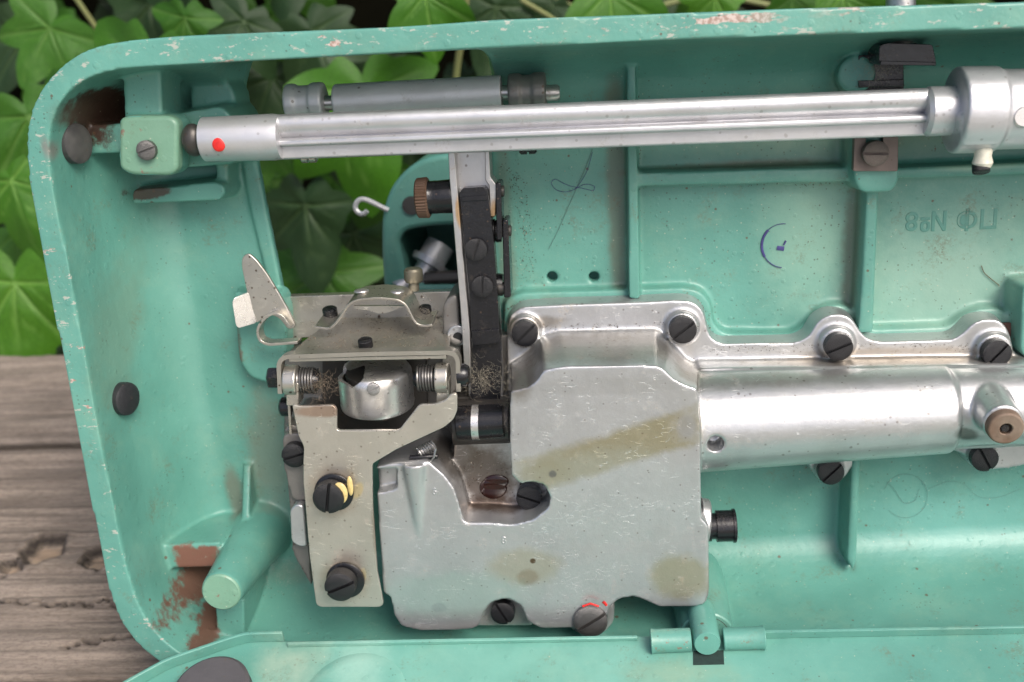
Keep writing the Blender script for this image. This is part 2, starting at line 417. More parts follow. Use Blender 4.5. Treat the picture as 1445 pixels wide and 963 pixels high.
# hinge post housing, bottom right
if True: pass
c2 = pt(998, 905, -8); b.cyl(c2+Vector((0,1,0)), Vector((c2.x, 46, c2.z+1)), 9.0, 8.2, prof=[(0, 8.0), (.02, 8.6), (.3, 8.6), (1, 10)], seg=40)
b.extr([(958,905),(1036,905),(1036,960),(958,960)], -9, -46, r=.5)
G_stains = []
def P(x, y, w=F): return tuple(pt(x, y, w))
brown = (.125, .056, .038); grime_shade = (.12, .10, .06); primer = (.17,.078,.055)
bed_stain_shade = [
 (P(250,850), (5,8,14), .3, .9, brown), (P(272,832,-20), (6.5,40,8.0), -.5, .93, brown), (P(292,872,-17), (3.6,35,8.5), -.4, .93, brown), (P(165,430,-18), (4,20,48), .17, .35, (.17,.22,.15)), (P(278,787,-22), (8.0,2.2,4.4), 0, 1.0, primer), 
 (P(331,695), (3.4,10,12), -.1, .6, (.15,.10,.07)), (P(345,480), (2.2,8,11), 0, .8, brown), (P(150,140,-30), (8,26,15), 0, .97, (.05,.022,.014)),
 (P(105,160,-10), (5,12,5), .6, .6, (.10,.07,.05)), (P(870,250), (3.6,6,60), 0, .55, grime_shade), (P(1205,380), (4,7,40), 0, .6, grime_shade), (P(1205,110), (7,8,7), 0, .55, grime_shade),  # bands along the ribs: grime, with the ribs' shade painted in
 (P(1050,236), (40,5,2.2), 0, .65, grime_shade), (P(1195,780), (2.2,9,8), 0, .7, (.05,.05,.03)), (P(1385,232,-37), (17,2,2), 0, .6, (.3,.45,.32)),
 (P(380,640), (8,8,28), 0, .35, (.22,.12,.08)), (P(205,270,-31),(8,9,2.6),0,.9,(.06,.03,.02)), (P(510,890), (45,20,5), 0, .55, grime_shade),
 (P(70,208,-2),(2,4,4),0,.7,(.18,.14,.13)), (P(250,930,-3),(8,3,5),.6,.25,(.35,.28,.2)), (P(780,420),(20,6,2.5),0,.6,grime_shade), (P(425,840,-44),(12,6,14),0,.3,(.2,.12,.08)),
 (P(715,350),(3,6,40),0,.35,(.16,.09,.05)),
]
bed_pl = [(P(1340,400), (34,10,30), 0, .5, (.36,.50,.40)), (P(1150,330), (18,10,32), 0, .40, (.36,.54,.41)), (P(1180,180), (55,12,9), 0, .4, (.36,.44,.33)),
          (P(790,600), (60,20,30), 0, .3, (.3,.5,.45)), (P(240,420), (9,14,60), -.05, .2, (.24,.46,.38)), (P(1350,740),(60,14,14),0,.3,(.22,.50,.46))]  # tall left and low right patches paint soft wall highlights in
M_bed = enamel('green_enamel_bed', stains=bed_stain_shade, pale=bed_pl, rim_chips=True)
bed = b.build('bed', M_bed, root, vox=.62, smooth=3)

# writing cast into the floor, upside down in this pose: ПФ №8
def text_mesh(txt, size, depth, center, rot, name, mat, parent, sx=1.0, bevel=.0003):
    cu = bpy.data.curves.new('t', 'FONT'); cu.body = txt; cu.size = size*.001; cu.extrude = depth*.001
    cu.align_x = 'CENTER'; cu.align_y = 'CENTER'; cu.resolution_u = 4; cu.bevel_depth = bevel; cu.bevel_resolution = 2
    o = bpy.data.objects.new('t', cu); COL.objects.link(o)
    me = bpy.data.meshes.new_from_object(o.evaluated_get(bpy.context.evaluated_depsgraph_get()))
    bpy.data.objects.remove(o)
    me.transform(Matrix.Diagonal((sx, 1, 1, 1))); me.transform(Matrix.Rotation(radians(90), 4, 'X'))      # stand it up facing -y
    me.transform(Matrix.Rotation(rot, 4, 'Y')); me.transform(Matrix.Translation(center*.001))
    return finish(name, me, mat, parent, ang=50)
M_green = enamel('green_enamel', specks=True)
text_mesh('ПФ №8', 8.2, .05, pt(1343, 309, -45.1), radians(180), 'cast_lettering', M_green, bed, 1.0, .00022)

# through-hole collars, pen marks, stamp
def simple(name, col, rough=.5, met=0.0):
    k = NT(name); c = k.mix(k.ramp(k.noise(.6, 5, .7), .35, .7), col, tuple(v*.7 for v in col))
    return k.out(c, rough, met, k.bump(k.noise(.8, 4), .03, .5))
M_ink = simple('violet_ink', (.06, .055, .20), .7)
M_pencil = simple('grey_pencil', (.10, .17, .16), .8)
def floorline(pts, r, name, mat, w=-44.60, flat=True):
    m = MB(); pp = [pt(x, y, w) for x, y in pts]; pp = rounded(pp, 3.0, 5, closed=False)
    m.tube(pp, r, 6); return m.build(name, mat, bed)
floorline([(836,210),(826,238),(815,262),(802,292),(788,325),(774,352)], .07, 'pen_mark', M_pencil)
floorline([(836,215),(828,245),(812,268),(797,272),(783,268),(777,258),(783,252),(800,262),(822,266),(838,270),(840,263),(826,259),(810,268)], .075, 'pen_mark', M_ink)
def arc(cx, cy, r, a0, a1, n=14): return [(cx+r*cos(radians(a0+(a1-a0)*i/n)), cy+r*sin(radians(a0+(a1-a0)*i/n))) for i in range(n+1)]
floorline(arc(1106,347,31,150,225), .42, 'stamp_mark', M_ink, -44.85)
floorline(arc(1106,347,31,95,160), .15, 'stamp_mark', M_ink, -44.65)
floorline(arc(1106,347,31,215,275), .11, 'stamp_mark', M_ink, -44.62)
floorline([(1096,350),(1106,351)], .85, 'stamp_mark', M_ink, -45.3)
floorline([(1106,346),(1109,340)], .3, 'stamp_mark', M_ink, -44.8)
floorline(arc(1278,700,31,200,500,24), .045, 'pen_mark', M_pencil, -44.57)
floorline([(1252,680),(1262,690),(1275,712),(1292,708),(1297,690)], .05, 'pen_mark', M_pencil, -44.57)
floorline([(1310,690),(1340,678),(1360,682),(1380,703),(1410,703),(1440,690)], .04, 'pen_mark', M_pencil, -44.57)
floorline([(1385,375),(1388,385),(1400,395),(1410,403)], .12, 'hair', simple('brown_hair', (.12,.06,.03)), -44.5)

M_rubber = metal('black_rubber', (.020,.020,.023), .5, 0, .3, (.08,.07,.05), 0.0, grain=1.5, specks=.3)
def plug(px, py, w, rx, rz, yawd, name='rubber_plug'):
    m = MB(); c = Vector((0, 0, 0)); s_ = mmpp(w)
    m.cyl(Vector((0, 2, 0)), Vector((0, -1.6, 0)), 1, prof=[(0, .97), (.6, 1.0), (.85, .97), (1, .8)], seg=28)
    m.bm.transform(Matrix.Diagonal((rx*s_, 1, rz*s_, 1)))
    m.bm.transform(Matrix.Translation(pt(px, py, w)*.001) @ Matrix.Rotation(radians(yawd), 4, 'Z'))
    return m.build(name, M_rubber, bed)
plug(107, 203, -12.2, 28, 28, 76); plug(177, 563, -15.2, 25, 25, 72)

# ------------------------------------------------------------------ screws
M_black = metal('blackened_steel', (.011,.011,.013), .24, .2, .45, (.09,.065,.04), .30, grain=.9, specks=.6, patch=(.035,.035,.038))
M_steel = metal('dull_steel', (.42,.41,.40), .34, .9, .6, (.20,.14,.08), .4, grain=.6)
def screw_mesh(seg=40):
    m = MB(); h = .62; sw = .105
    m.cyl(Vector((0, .3, 0)), Vector((0, -h*.55, 0)), 1, seg=seg, prof=[(0, .95), (.1, 1.0), (1, 1.0)])
    a0 = math.asin(sw)
    for s_ in (1, -1):
        P2 = [Vector((cos(a0 + (pi-2*a0)*k/20), s_*sin(a0 + (pi-2*a0)*k/20))) for k in range(21)]
        Pin = [p*.88 if abs(p.y) > sw*1.3 else Vector((p.x*.88, p.y)) for p in P2]
        Pi2 = [Vector((p.x*.6, max(sw, abs(p.y)*.6)*s_)) for p in P2]
        lo = [Vector((p.x, -h*.54, p.y)) for p in P2]; mi = [Vector((p.x, -h*.86, p.y)) for p in P2]
        tp = [Vector((p.x, -h*.98, p.y)) for p in Pin]; t2 = [Vector((p.x, -h*1.05, p.y)) for p in Pi2]
        m.loops([lo, mi, tp, t2])
    bmesh.ops.recalc_face_normals(m.bm, faces=m.bm.faces)
    m.bm.transform(Matrix.Diagonal((1000, 1000, 1000, 1)))
    me = bpy.data.meshes.new('screw'); m.bm.to_mesh(me); m.bm.free()
    for p in me.polygons: p.use_smooth = True
    me.set_sharp_from_angle(angle=radians(32)); return me
SCREW = {}
base_screw = screw_mesh()
def screw(px, py, w, rpx, ang, parent, mat=None, dirn=None, flat=1.0, name='screw', label=None):
    """slotted screw; w = depth of the middle of its head; ang = slot angle in the picture, counter-clockwise degrees"""
    mat = mat or M_black
    if mat.name not in SCREW:
        me = base_screw.copy(); me.materials.clear(); me.materials.append(mat); SCREW[mat.name] = me
    o = bpy.data.objects.new(name, SCREW[mat.name]); COL.objects.link(o); o.parent = parent
    r = rpx*mmpp(w)
    d = Vector(dirn).normalized() if dirn else Vector((0, -1, 0))
    q = Vector((0, -1, 0)).rotation_difference(d)
    M = Matrix.Translation(pt(px, py, w)*.001) @ q.to_matrix().to_4x4() @ Matrix.Rotation(radians(-ang), 4, 'Y') @ Matrix.Diagonal((r*.001, r*.001*flat, r*.001, 1))
    o.matrix_local = M
    if label: o['label'] = label
    return o

# ------------------------------------------------------------------ gearbox cover, cast aluminium
FACE = -6.0
al_stain_shade = [
 (P(853,640,FACE), (29.5,6,6.2), -.30, .72, (.30,.255,.115), True), (P(768,668,FACE), (9,6,4), -.2, .5, (.30,.25,.12), False),
 (P(960,815,FACE), (10,8,8.5), .2, .6, (.36,.31,.17), False), (P(740,800,FACE), (12,6,7), 0, .45, (.42,.36,.22), False), (P(745,815,FACE), (4,6,3), 0, .4, (.22,.13,.06), False),
 (P(780,669,FACE), (1.3,4,1.3), 0, .95, (.07,.04,.02), False), (P(752,792,FACE), (.9,4,.9), 0, .9, (.09,.05,.02), False), (P(968,603,FACE), (3,6,4), 0, .6, (.36,.36,.37), False),
 (P(690,670,-22), (11,8,15), 0, .85, (.085,.06,.045), False), (P(640,640,-20), (10,12,8), 0, .8, (.09,.075,.06), False), (P(640,840,FACE), (26,9,9), 0, .35, (.35,.50,.44), False), (P(620,858,FACE), (2.6,6,1.8), 0, .4, (.26,.29,.30), False),
 (P(850,700,FACE), (45,8,16), 0, .25, (.50,.60,.60), False), (P(850,490,-20), (30,13,7), 0, .6, (.24,.21,.17), False), (P(850,545,FACE),(26,6,3),0,.2,(.3,.3,.28),False), (P(735,520,-15), (5,20,9), 0, .6, (.17,.145,.11), False),
 (P(975,510,-20), (6,14,9), 0, .55, (.17,.14,.10), False), (P(1150,526,-16), (60,8,4), -.03, .6, (.24,.22,.19), False), (P(1150,655,-18), (60,8,3), -.03, .3, (.3,.38,.33), False), (P(700,720,-20),(18,8,6),0,.8,(.11,.075,.055),False), (P(735,490,-20),(5,14,8),0,.7,(.15,.12,.09),False), (P(1260,505,-30),(45,6,3),0,.5,(.26,.2,.13),False), (P(740,455,-34), (14,6,2.5), 0, .6, (.2,.16,.11), False),  # strip along the tunnel's top paints in a dark reflection
 (P(1360,610,-14), (5,6,2.2), .4, .7, (.06,.05,.04), False), (P(1400,520,-34), (12,8,6), 0, .6, (.2,.15,.1), False), (P(760,880,-10),(20,6,5),0,.35,(.45,.6,.52),False),
]
M_alu = metal('cast_aluminium', (.50,.505,.51), .34, .76, .55, (.22,.18,.12), .55, stains=al_stain_shade, grain=.7, patch=(.50,.50,.47), specks=.45)
g = MB()
main = [(720,552),(745,547),(757,538),(768,522),(800,517),(925,516),(938,522),(950,535),(968,544),(984,549),(988,600),(990,733),(1000,742),(1001,835),(996,852),(980,857),(930,857),(912,848),(895,842),(872,846),(860,858),(852,885),(765,888),(745,878),(735,855),(716,845),(694,850),(683,865),(676,884),(662,889),(590,890),(566,884),(556,868),(551,842),(541,838),(529,660),(548,655),(603,650),(628,672),(641,690),(648,712),(655,738),(690,738),(722,741),(752,734),(774,717),(777,702),(768,684),(748,680),(735,684),(722,672),(719,600)]
mm = cut(MB().extr(main, FACE, -42, r=1.2, draft=.5), MB().extr([(548,662),(560,660),(560,690),(540,695),(520,694),(520,662)], 3, -10, r=1, ref=FACE)); g.add(mm)
# pocket floor between the two lobes
g.extr([(640,590),(735,590),(775,640),(790,735),(640,760)], -19, -42, r=1)
g.extr([(640,600),(690,600),(690,650),(660,655),(640,660)], -24, -42, r=1)
# lugs at the bottom edge
g.extr([(680,845),(742,845),(752,884),(672,884)], -13, -42, r=1)
g.extr([(800,850),(868,850),(866,880),(850,896),(810,893),(800,880)], -14, -42, r=2)
# flange with screw bosses
fl = [(716,462),(719,447),(734,434),(800,430),(900,427),(958,424),(980,427),(993,440),(997,462),(1003,478),(1018,486),(1125,484),(1143,474),(1152,456),(1166,446),(1184,443),(1202,449),(1212,466),(1222,478),(1240,483),(1345,480),(1360,470),(1372,457),(1392,450),(1413,453),(1425,470),(1430,500),(1520,520),(1520,640),(1430,660),(1395,664),(1372,656),(1362,642),(1340,634),(1215,640),(1205,655),(1190,678),(1168,681),(1150,672),(1140,655),(1128,640),(990,640),(780,740),(716,740)]
g.extr(fl, -33.5, -42, r=2.2, draft=.8)
for x, y, r in ((741,468,24), (963,464,25), (1182,487,27), (1404,496,27), (1171,664,22), (1387,645,21)):
    c = pt(x, y, -31); g.cyl(Vector((c.x, 42, c.z)), c, r*.225, prof=[(0, r*.232), (.7, r*.225), (.93, r*.205), (1, r*.185)])
# the two half round tunnels
a = pt(978,595,-24); e = pt(1337,577,-24); ra = 15.9; rb = 13.6
g.add(cut(MB().cyl(a, e, ra, prof=[(0, ra), (.985, rb), (1, rb-.8)], seg=64), MB().cyl(pt(1011,630,-7), pt(1011,630,-7)+Vector((.0,9,0)), 2.5, seg=24)))
a2 = pt(1330,574,-25); e2 = pt(1640,566,-25); g.cyl(a2, e2, 12.2, prof=[(0, 12.6), (.3, 12.0), (1, 12.0)], seg=64)
g.extr([(985,520),(1335,515),(1520,515),(1520,628),(1335,636),(985,668)], -25, -42, r=1)
c = pt(1416, 598, -4); d = Vector((c.x+1.0, 26, c.z+2)); g.cyl(c, d, 5.6, 6.6)
# flanks of the tall part
tt = [(722,552),(745,547),(757,538),(768,522),(800,517),(925,516),(938,522),(950,535),(968,544),(984,549),(986,620),(722,620)]
bb = [(721,512),(738,501),(750,490),(762,474),(790,467),(926,464),(942,474),(954,490),(968,506),(986,514)]
T3 = [pt(x, y, FACE-.4) for x, y in tt]; B3 = [pt(x, y, -34) for x, y in bb]; B3 += [Vector((p.x, 34, p.z)) for p in T3[-2:]]
g.loops([T3, [p.lerp(q_, .5)+Vector((0,0,.35 if i < 10 else 0)) for i, (p, q_) in enumerate(zip(T3, B3))], B3])
# conical feature and small cast digits
g.loops([[pt(584,655,FACE)+Vector((4.0*cos(t), -3.2*sin(t)+.9, 0)) for t in [k*pi/12 for k in range(24)]],
         [pt(593,775,FACE)+Vector((.5*cos(t), -.3*sin(t)+.6, 0)) for t in [k*pi/12 for k in range(24)]]])
gear = g.build('gearbox_cover', M_alu, root, vox=.55, smooth=3, fac=.5)
text_mesh('6', 3.2, .05, pt(613, 694, FACE-.1), 0, 'cast_digit', M_alu, gear, 1, .00015)
text_mesh('8', 3.2, .05, pt(711, 763, FACE-.1), 0, 'cast_digit', M_alu, gear, 1, .00015)
M_blackred = M_black
for x, y, w_, r, an in ((741,469,-29.5,18.5,42), (963,464,-29.5,19,37), (1182,488,-29,19,22), (1404,497,-29,19,48), (1171,664,-29,18.5,45), (1387,645,-29,18.5,-62),
                        (747,700,-16,19,-20), (710,862,-11,18.5,-62)):
    screw(x, y, w_, r, an, gear, flat=.9)
M_dsteel = metal('worn_dark_steel', (.16,.155,.15), .34, .8, .6, (.10,.07,.05), .6, grain=.8, patch=(.22,.21,.20))
screw(833, 870, -8, 26, 33, gear, M_dsteel, flat=1.1, label='larger steel screw with a red paint mark on its edge')
M_redp = simple('red_paint', (.62, .02, .015), .4)
floorline  # noqa
m = MB(); m.tube([pt(822,856,-3.9), pt(833,852,-3.9), pt(845,856,-3.9)], .35, 8); m.build('paint_mark', M_redp, gear)
m = MB(); m.tube([pt(851,849,-6.0), pt(856,854,-6.2)], .5, 8); m.build('paint_mark', M_redp, gear)
# oil in the pocket
m = MB(); m.sphere(pt(696,689,-18.9), 4.4, (1, .16, .85)); M_oil = metal('dark_oil', (.018,.003,.002), .08, 0, 0, scratches=0, grain=.1, specks=0); M_oil.node_tree.nodes['Principled BSDF'].inputs['Roughness'].default_value = .05
m.sphere(pt(700,680,-18.9), 3.4, (1.2, .18, .7)); m.build('oil_puddle', M_oil, gear)
# rusty plugged end on the tunnel
M_rust = metal('rusty_steel', (.09,.05,.03), .6, .3, .9, (.04,.025,.02), .2, grain=1.5, patch=(.12,.08,.055))
m = MB(); c = pt(1420, 606, -1.5); m.cyl(c+Vector((.3,5,.6)), c, 5.3, seg=36, prof=[(0, 5.2), (.9, 5.0), (1, 4.6)])
m = cut(m, MB().cyl(c+Vector((0,-2,0)), c+Vector((0,2.2,0)), 1.7, seg=24)); M_corr = metal('corroded_ring', (.11,.055,.03), .65, .2, 1.0, (.05,.03,.02), 0, grain=2.5, patch=(.34,.28,.22), specks=1)
pl = m.build('plug', M_corr, gear, bevel=.25, label='rusty round plug end')
m = MB(); m.cyl(c+Vector((0,1.6,0)), c+Vector((0,.7,0)), 1.2, seg=6); m.build('plug_screw', M_black, gear)
# knob at the right side of the box
m = MB(); k0 = pt(998,743,-17); k1 = pt(1038,742,-17); m.cyl(k0, k1, 5, prof=[(0,4.7),(.12,4.7),(.13,4.1),(.3,4.1),(.31,4.9),(.88,4.9),(.89,5.3),(.98,5.3),(1,5.0),(1,3.6)], seg=48)
m.build('adjusting_knob', M_black, root, label='black cylindrical knob at the right side of the gearbox')
m = MB(); m.cyl(pt(988,735,-18), pt(1000,736,-18), 7.2, seg=40, prof=[(0,7.2),(.8,7.0),(1,6.4)]); m.build('knob_seat', M_alu, root)
# gasket corner peeping out
m = MB(); m.extr([(1366,459),(1427,456),(1429,475),(1366,475)], -39, -40, r=0); m.build('gasket', simple('brown_gasket', (.16,.08,.06), .8), gear)
# ------------------------------------------------------------------ connecting rod across the top
M_rod = metal('steel_casting', (.56,.56,.58), .38, .66, .45, (.22,.18,.13), .25, grain=.6, specks=.3)
M_bright = metal('bright_steel', (.70,.68,.66), .30, .85, .25, (.25,.2,.15), .3, grain=.3, specks=.3)
M_nickel = metal('nickel_plate', (.50,.475,.42), .30, .85, .45, (.20,.14,.08), .5, grain=.35, specks=.9, patch=(.42,.40,.34))
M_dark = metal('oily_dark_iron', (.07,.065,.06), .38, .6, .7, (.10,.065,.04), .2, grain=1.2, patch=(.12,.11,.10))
M_hole = simple('hole_shade', (.012,.012,.012), .8)  # black colour for the shade inside the oil hole
W0 = -15
def rod_sweep(a, b_, prof, name, mat, par, bevel=.35):
    """profile (v, w) swept from a to b"""
    ax = (b_-a).normalized(); up = Vector((0,0,1)); up = (up-ax*up.dot(ax)).normalized(); out = Vector((0,-1,0))
    m = MB(); m.loops([[p + up*v + out*w_ for v, w_ in prof] for p in (a, b_)]); return m.build(name, mat, par, bevel=bevel, seg=3)
a = pt(388, 194, W0); b_ = pt(1310, 158, W0)
prof = [(6.2,-3.5),(6.35,.2),(6.0,1.9),(4.9,2.9),(3.4,3.1),(1.9,2.6),(.6,1.5),(-.3,.3),(-.5,2.9),(-.9,3.5),(-2.0,3.5),(-2.4,3.0),(-2.5,1.2),(-6.0,.9),(-6.4,.2),(-6.4,-3.5)]
rod = rod_sweep(a, b_, prof, 'connecting_rod', M_rod, root)
m = MB(); e0 = pt(287, 197, W0); e1 = pt(398, 193.5, W0); m.cyl(e0, e1, 6.5, prof=[(0,5.6),(.02,6.3),(.9,6.6),(1,6.3)], seg=48); m.build('rod_end', M_rod, rod)
m = MB(); e0 = pt(1303, 158, W0); e1 = pt(1352, 156, W0); m.cyl(e0, e1, 6.9, prof=[(0,5.8),(.12,6.7),(1,6.6)], seg=48); m.build('rod_end', M_rod, rod)
m = MB(); m.sphere(pt(308.5, 204.5, W0+6.2), 1.9, (1,.28,1.05)); m.build('paint_dot', M_redp, rod, label='bright red dot of paint near the rod end')
m = MB(); m.sphere(pt(273,198,W0), 3.4, (1,1,1.4)); m.cyl(pt(262,199,W0), pt(290,197,W0), 2.6); m.build('ball_pivot', M_dark, rod)
# collar at the right and its clamp
m = MB(); k0 = pt(1345,156,W0+1); k1 = pt(1700,150,W0+1)
m.cyl(k0, k1, 10, prof=[(0,10.8),(.006,11.6),(.16,11.5),(.175,10.7),(.3,10.6),(1,10.6)], seg=56)
m.extr([(1354,160),(1411,158),(1409,205),(1356,206)], W0+9.5, W0-6, r=1.5)
col = m.build('shaft_collar', M_rod, root, vox=.45, smooth=4)
m = MB(); m.cyl(pt(1388,205,-10), pt(1386,236,-10), 2.0, prof=[(0,2.5),(.5,2.2),(.8,2.7),(1,2.2)]); m.build('grease_collar', simple('white_grease', (.62,.60,.50), .5), col)
screw(1384, 236, -10, 11, 0, col, dirn=(0,-.5,-1), flat=1.2)
m = MB(); c = pt(1446,165,-3); m.cyl(c+Vector((0,5,0)), c, 3.0, prof=[(0,3),(.8,3),(1,2.4)]); m.build('cap', M_bright, col)
# bearing block screw and paint flaked ring
screw(208, 212, -12.0, 13.5, 18, bed, M_dsteel, flat=.8)
M_housing = metal('grey_cast_iron', (.20,.19,.175), .5, .6, .7, (.12,.09,.06), .2, grain=1.4, patch=(.22,.21,.18), specks=.8)
M_flake = simple('worn_primer', (.40,.36,.24), .7)
m = MB(); c = pt(212, 212, -13.0)
m.tube([c+Vector((5.1*cos(t), 0, 4.6*sin(t))) for t in [k*2*pi/28 for k in range(28)]], .22, 6, closed=True); m.build('scratched_ring', simple('scored_enamel', (.20,.30,.20), .6), bed)
# ------------------------------------------------------------------ the second, shorter rod behind
m = MB(); W1 = -34
m.cyl(pt(473,145,W1), pt(708,131,W1), 5, prof=[(0,4.9),(.01,5.4),(1,5.1)], seg=40); M_cast = metal('dull_aluminium', (.56,.56,.56), .45, .35, .5, (.22,.18,.13), .4, grain=1.0); r2 = m.build('short_rod', M_cast, root, bevel=.3)
for x0, y0_, x1, y1_, rr in ((452,146,480,145,2.2),(706,131,722,131,2.2),(766,132,790,131,2.4)):
    m = MB(); m.cyl(pt(x0,y0_,W1), pt(x1,y1_,W1), rr, prof=[(0,rr),(.85,rr),(1,rr*.8)]); m.build('pivot_pin', M_steel, r2)
m = MB(); m.cyl(pt(405,146,W1), pt(459,143,W1), 5.6, prof=[(0,5.2),(.05,5.7),(.25,5.7),(.3,5.0),(.62,5.0),(.68,5.7),(.96,5.7),(1,5.2)]); m.extr([(420,140),(448,140),(452,215),(415,215)], W1, W1-8, r=2)
m.build('rod_bracket', M_cast, root, vox=.4, smooth=4)
m = MB(); m.cyl(pt(718,132,W1), pt(771,129,W1), 5.6, prof=[(0,5.2),(.05,5.7),(.3,5.7),(.34,5.1),(.6,5.1),(.68,5.7),(.96,5.7),(1,5.2)]); m.extr([(735,120),(756,120),(756,190),(733,190)], W1, W1-9, r=2)
m.build('rod_bracket', M_housing, root, vox=.4, smooth=5)
for x, y in ((436,222), (745,210)):
    m = MB(); c = pt(x, y, -30); m.cyl(c+Vector((-2.6,0,0)), c+Vector((2.6,0,0)), 1.6, prof=[(0,1.1),(.1,1.7),(.44,1.7),(.45,1.0),(.55,1.0),(.56,1.7),(.9,1.7),(1,1.1)]); m.cyl(c, c+Vector((0,0,6)), 1.4)
    m.build('set_screw', M_black if x > 500 else M_nickel, root)

# ------------------------------------------------------------------ clips at the top right
m = MB(); m.extr([(1211,78),(1275,76),(1276,127),(1212,129)], -33, -43, r=.8); m.extr([(1212,114),(1276,112),(1276,122),(1212,124)], -31.6, -36, r=.3)
m.build('stop_block', M_black, root, bevel=.3, label='black block with fluff caught on it')
m = MB(); m.extr([(1241,64),(1252,61),(1316,63),(1322,92),(1240,92)], -22, -34, r=.8); m.extr([(1243,86),(1321,88),(1321,93),(1242,92)], -21, -27, r=.2); m.build('stop_lever', M_black, root, bevel=.35)
m = MB(); s0 = pt(1271,70,-30); s1 = pt(1271,-22,-30); m.cyl(s0, s1, 4.1, prof=[(0,4.1)]+[(.02+.04*i, 4.2 if i % 2 else 3.7) for i in range(12)]+[(.55,4),(1,4)]); m.build('threaded_stud', M_steel, root)
m = MB(); m.extr([(1206,190),(1268,190),(1267,242),(1204,242)], -27.6, -30.2, r=.5)
m = cut(m, MB().extr([(1224,186),(1248,186),(1248,224),(1224,224)], -26, -32, r=.2))
M_brown = metal('browned_steel', (.17,.135,.12), .5, .6, .5, (.12,.07,.05), .3, grain=1)
sl = m.build('slotted_bracket', M_brown, root, bevel=.25)
m = MB(); m.extr([(1224,180),(1248,180),(1248,224),(1224,224)], -29.8, -31, r=.2); m.build('slot_backing', M_green, bed)
screw(1234, 216, -26.5, 16.5, -3, sl, M_brown, flat=1.0)
M_rot = simple('red_dirt', (.25,.10,.06), .8)

# ------------------------------------------------------------------ upright feed bar with its black plate, knob and links
m = MB()
m.extr([(634,206),(690,206),(693,254),(700,260),(698,306),(690,312),(703,420),(710,560),(700,640),(664,640),(660,520),(648,380),(636,250)], -27, -33, r=.8)
m.extr([(632,206),(641,206),(648,300),(663,470),(664,520),(655,520),(650,440),(641,330),(634,250)], -22, -33, r=.3)
m.extr([(684,206),(690,206),(692,250),(701,262),(699,306),(692,306),(690,262),(685,255)], -25, -33, r=.3)
M_barm = metal('bar_steel', (.50,.49,.48), .36, .85, .5, (.30,.15,.05), .4, grain=.6, stains=[(P(700,300,-27),(2,4,5),0,.8,(.42,.24,.08),False),(P(648,300,-22),(1.2,4,5),0,.7,(.5,.28,.08),False)])
bar = m.build('feed_bar', M_barm, root, bevel=.3)
m = MB(); m.extr([(648,273),(653,266),(684,264),(688,270),(692,300),(697,345),(703,430),(705,470),(665,478),(662,410),(654,330)], -22.5, -28, r=.5)
m.extr([(665,468),(704,465),(706,484),(667,488)], -21.6, -28, r=.3)
m.extr([(667,482),(706,478),(708,515),(703,620),(665,628),(664,540)], -24, -28, r=.5)
m.extr([(651,278),(687,276),(688,283),(652,285)], -22.1, -26, r=.2)
bp = m.build('black_plate', M_black, bar, bevel=.35)
screw(672,352,-21.6,15.5,68,bp,flat=.55); screw(681,404,-21.6,15,85,bp,flat=.55)
m = MB(); m.cyl(pt(606,279,-27), pt(640,277,-27), 5, prof=[(0,5.2),(.08,4.9),(.3,5.0),(.32,4.9),(.9,5.1),(1,5)], seg=40); kn = m.build('knob', M_black, bar)
m = MB(); c0_ = pt(588,280,-27); c1_ = pt(606,279,-27); N = 40; rings = []
ax = (c1_-c0_); xx = Vector((0,-1,0)); yy = ax.cross(xx).normalized(); xx = yy.cross(ax).normalized()
for t, rr in ((0,5.3),(.12,6.0),(.88,6.15),(1,5.6)):
    rings.append([c0_+ax*t+(xx*cos(2*pi*k/(2*N))+yy*sin(2*pi*k/(2*N)))*(rr*(1 if k % 2 else .955)) for k in range(2*N)])
m.loops(rings); m.build('knurled_rim', M_rust, kn, ang=25)
def link(poly, w0, w1, mat=M_black, bev=.3):
    m = MB(); m.extr(poly, w0, w1, r=.8); return m.build('link', mat, bar, bevel=bev)
link([(699,258),(707,258),(709,338),(701,340),(700,300)], -24, -33)
link([(709,311),(717,310),(721,420),(711,421)], -24, -33)
for x, y, x0 in ((712,270,704), (722,326,712), (721,407,712)):
    m = MB(); m.cyl(pt(x0-8,y,-27), pt(x,y,-27), 2, prof=[(0,2),(.7,2),(.72,1.7),(.95,1.7),(1,1.2)]); m.build('link_pin', M_dark, bar)
for x, y in ((702,326), (704,402)):
    m = MB(); m.cyl(pt(x-10,y,-29), pt(x+6,y,-29), 3.6, prof=[(0,3.6),(.4,3.6),(.45,3.1),(.55,3.6),(1,3.4)]); m.build('bush', M_black, bar)
# hub under the bar
m = MB(); m.cyl(pt(645,597,-17), pt(711,594,-17), 5, seg=48, prof=[(0,4.9),(.02,5.3),(.34,5.3),(.35,5.0),(.36,5.35),(1,5.2)])
m.build('hub', M_black, root); m = MB(); m.cyl(pt(667,596,-17), pt(677,596,-17), 5.42, seg=48); m.build('hub_ring', M_bright, root)
m = MB(); m.cyl(pt(640,597,-24), pt(722,594,-24), 7.5, seg=40); m.extr([(640,560),(716,560),(716,650),(640,650)], -26, -40, r=2); m.build('hub_housing', M_dark, root, vox=.5)

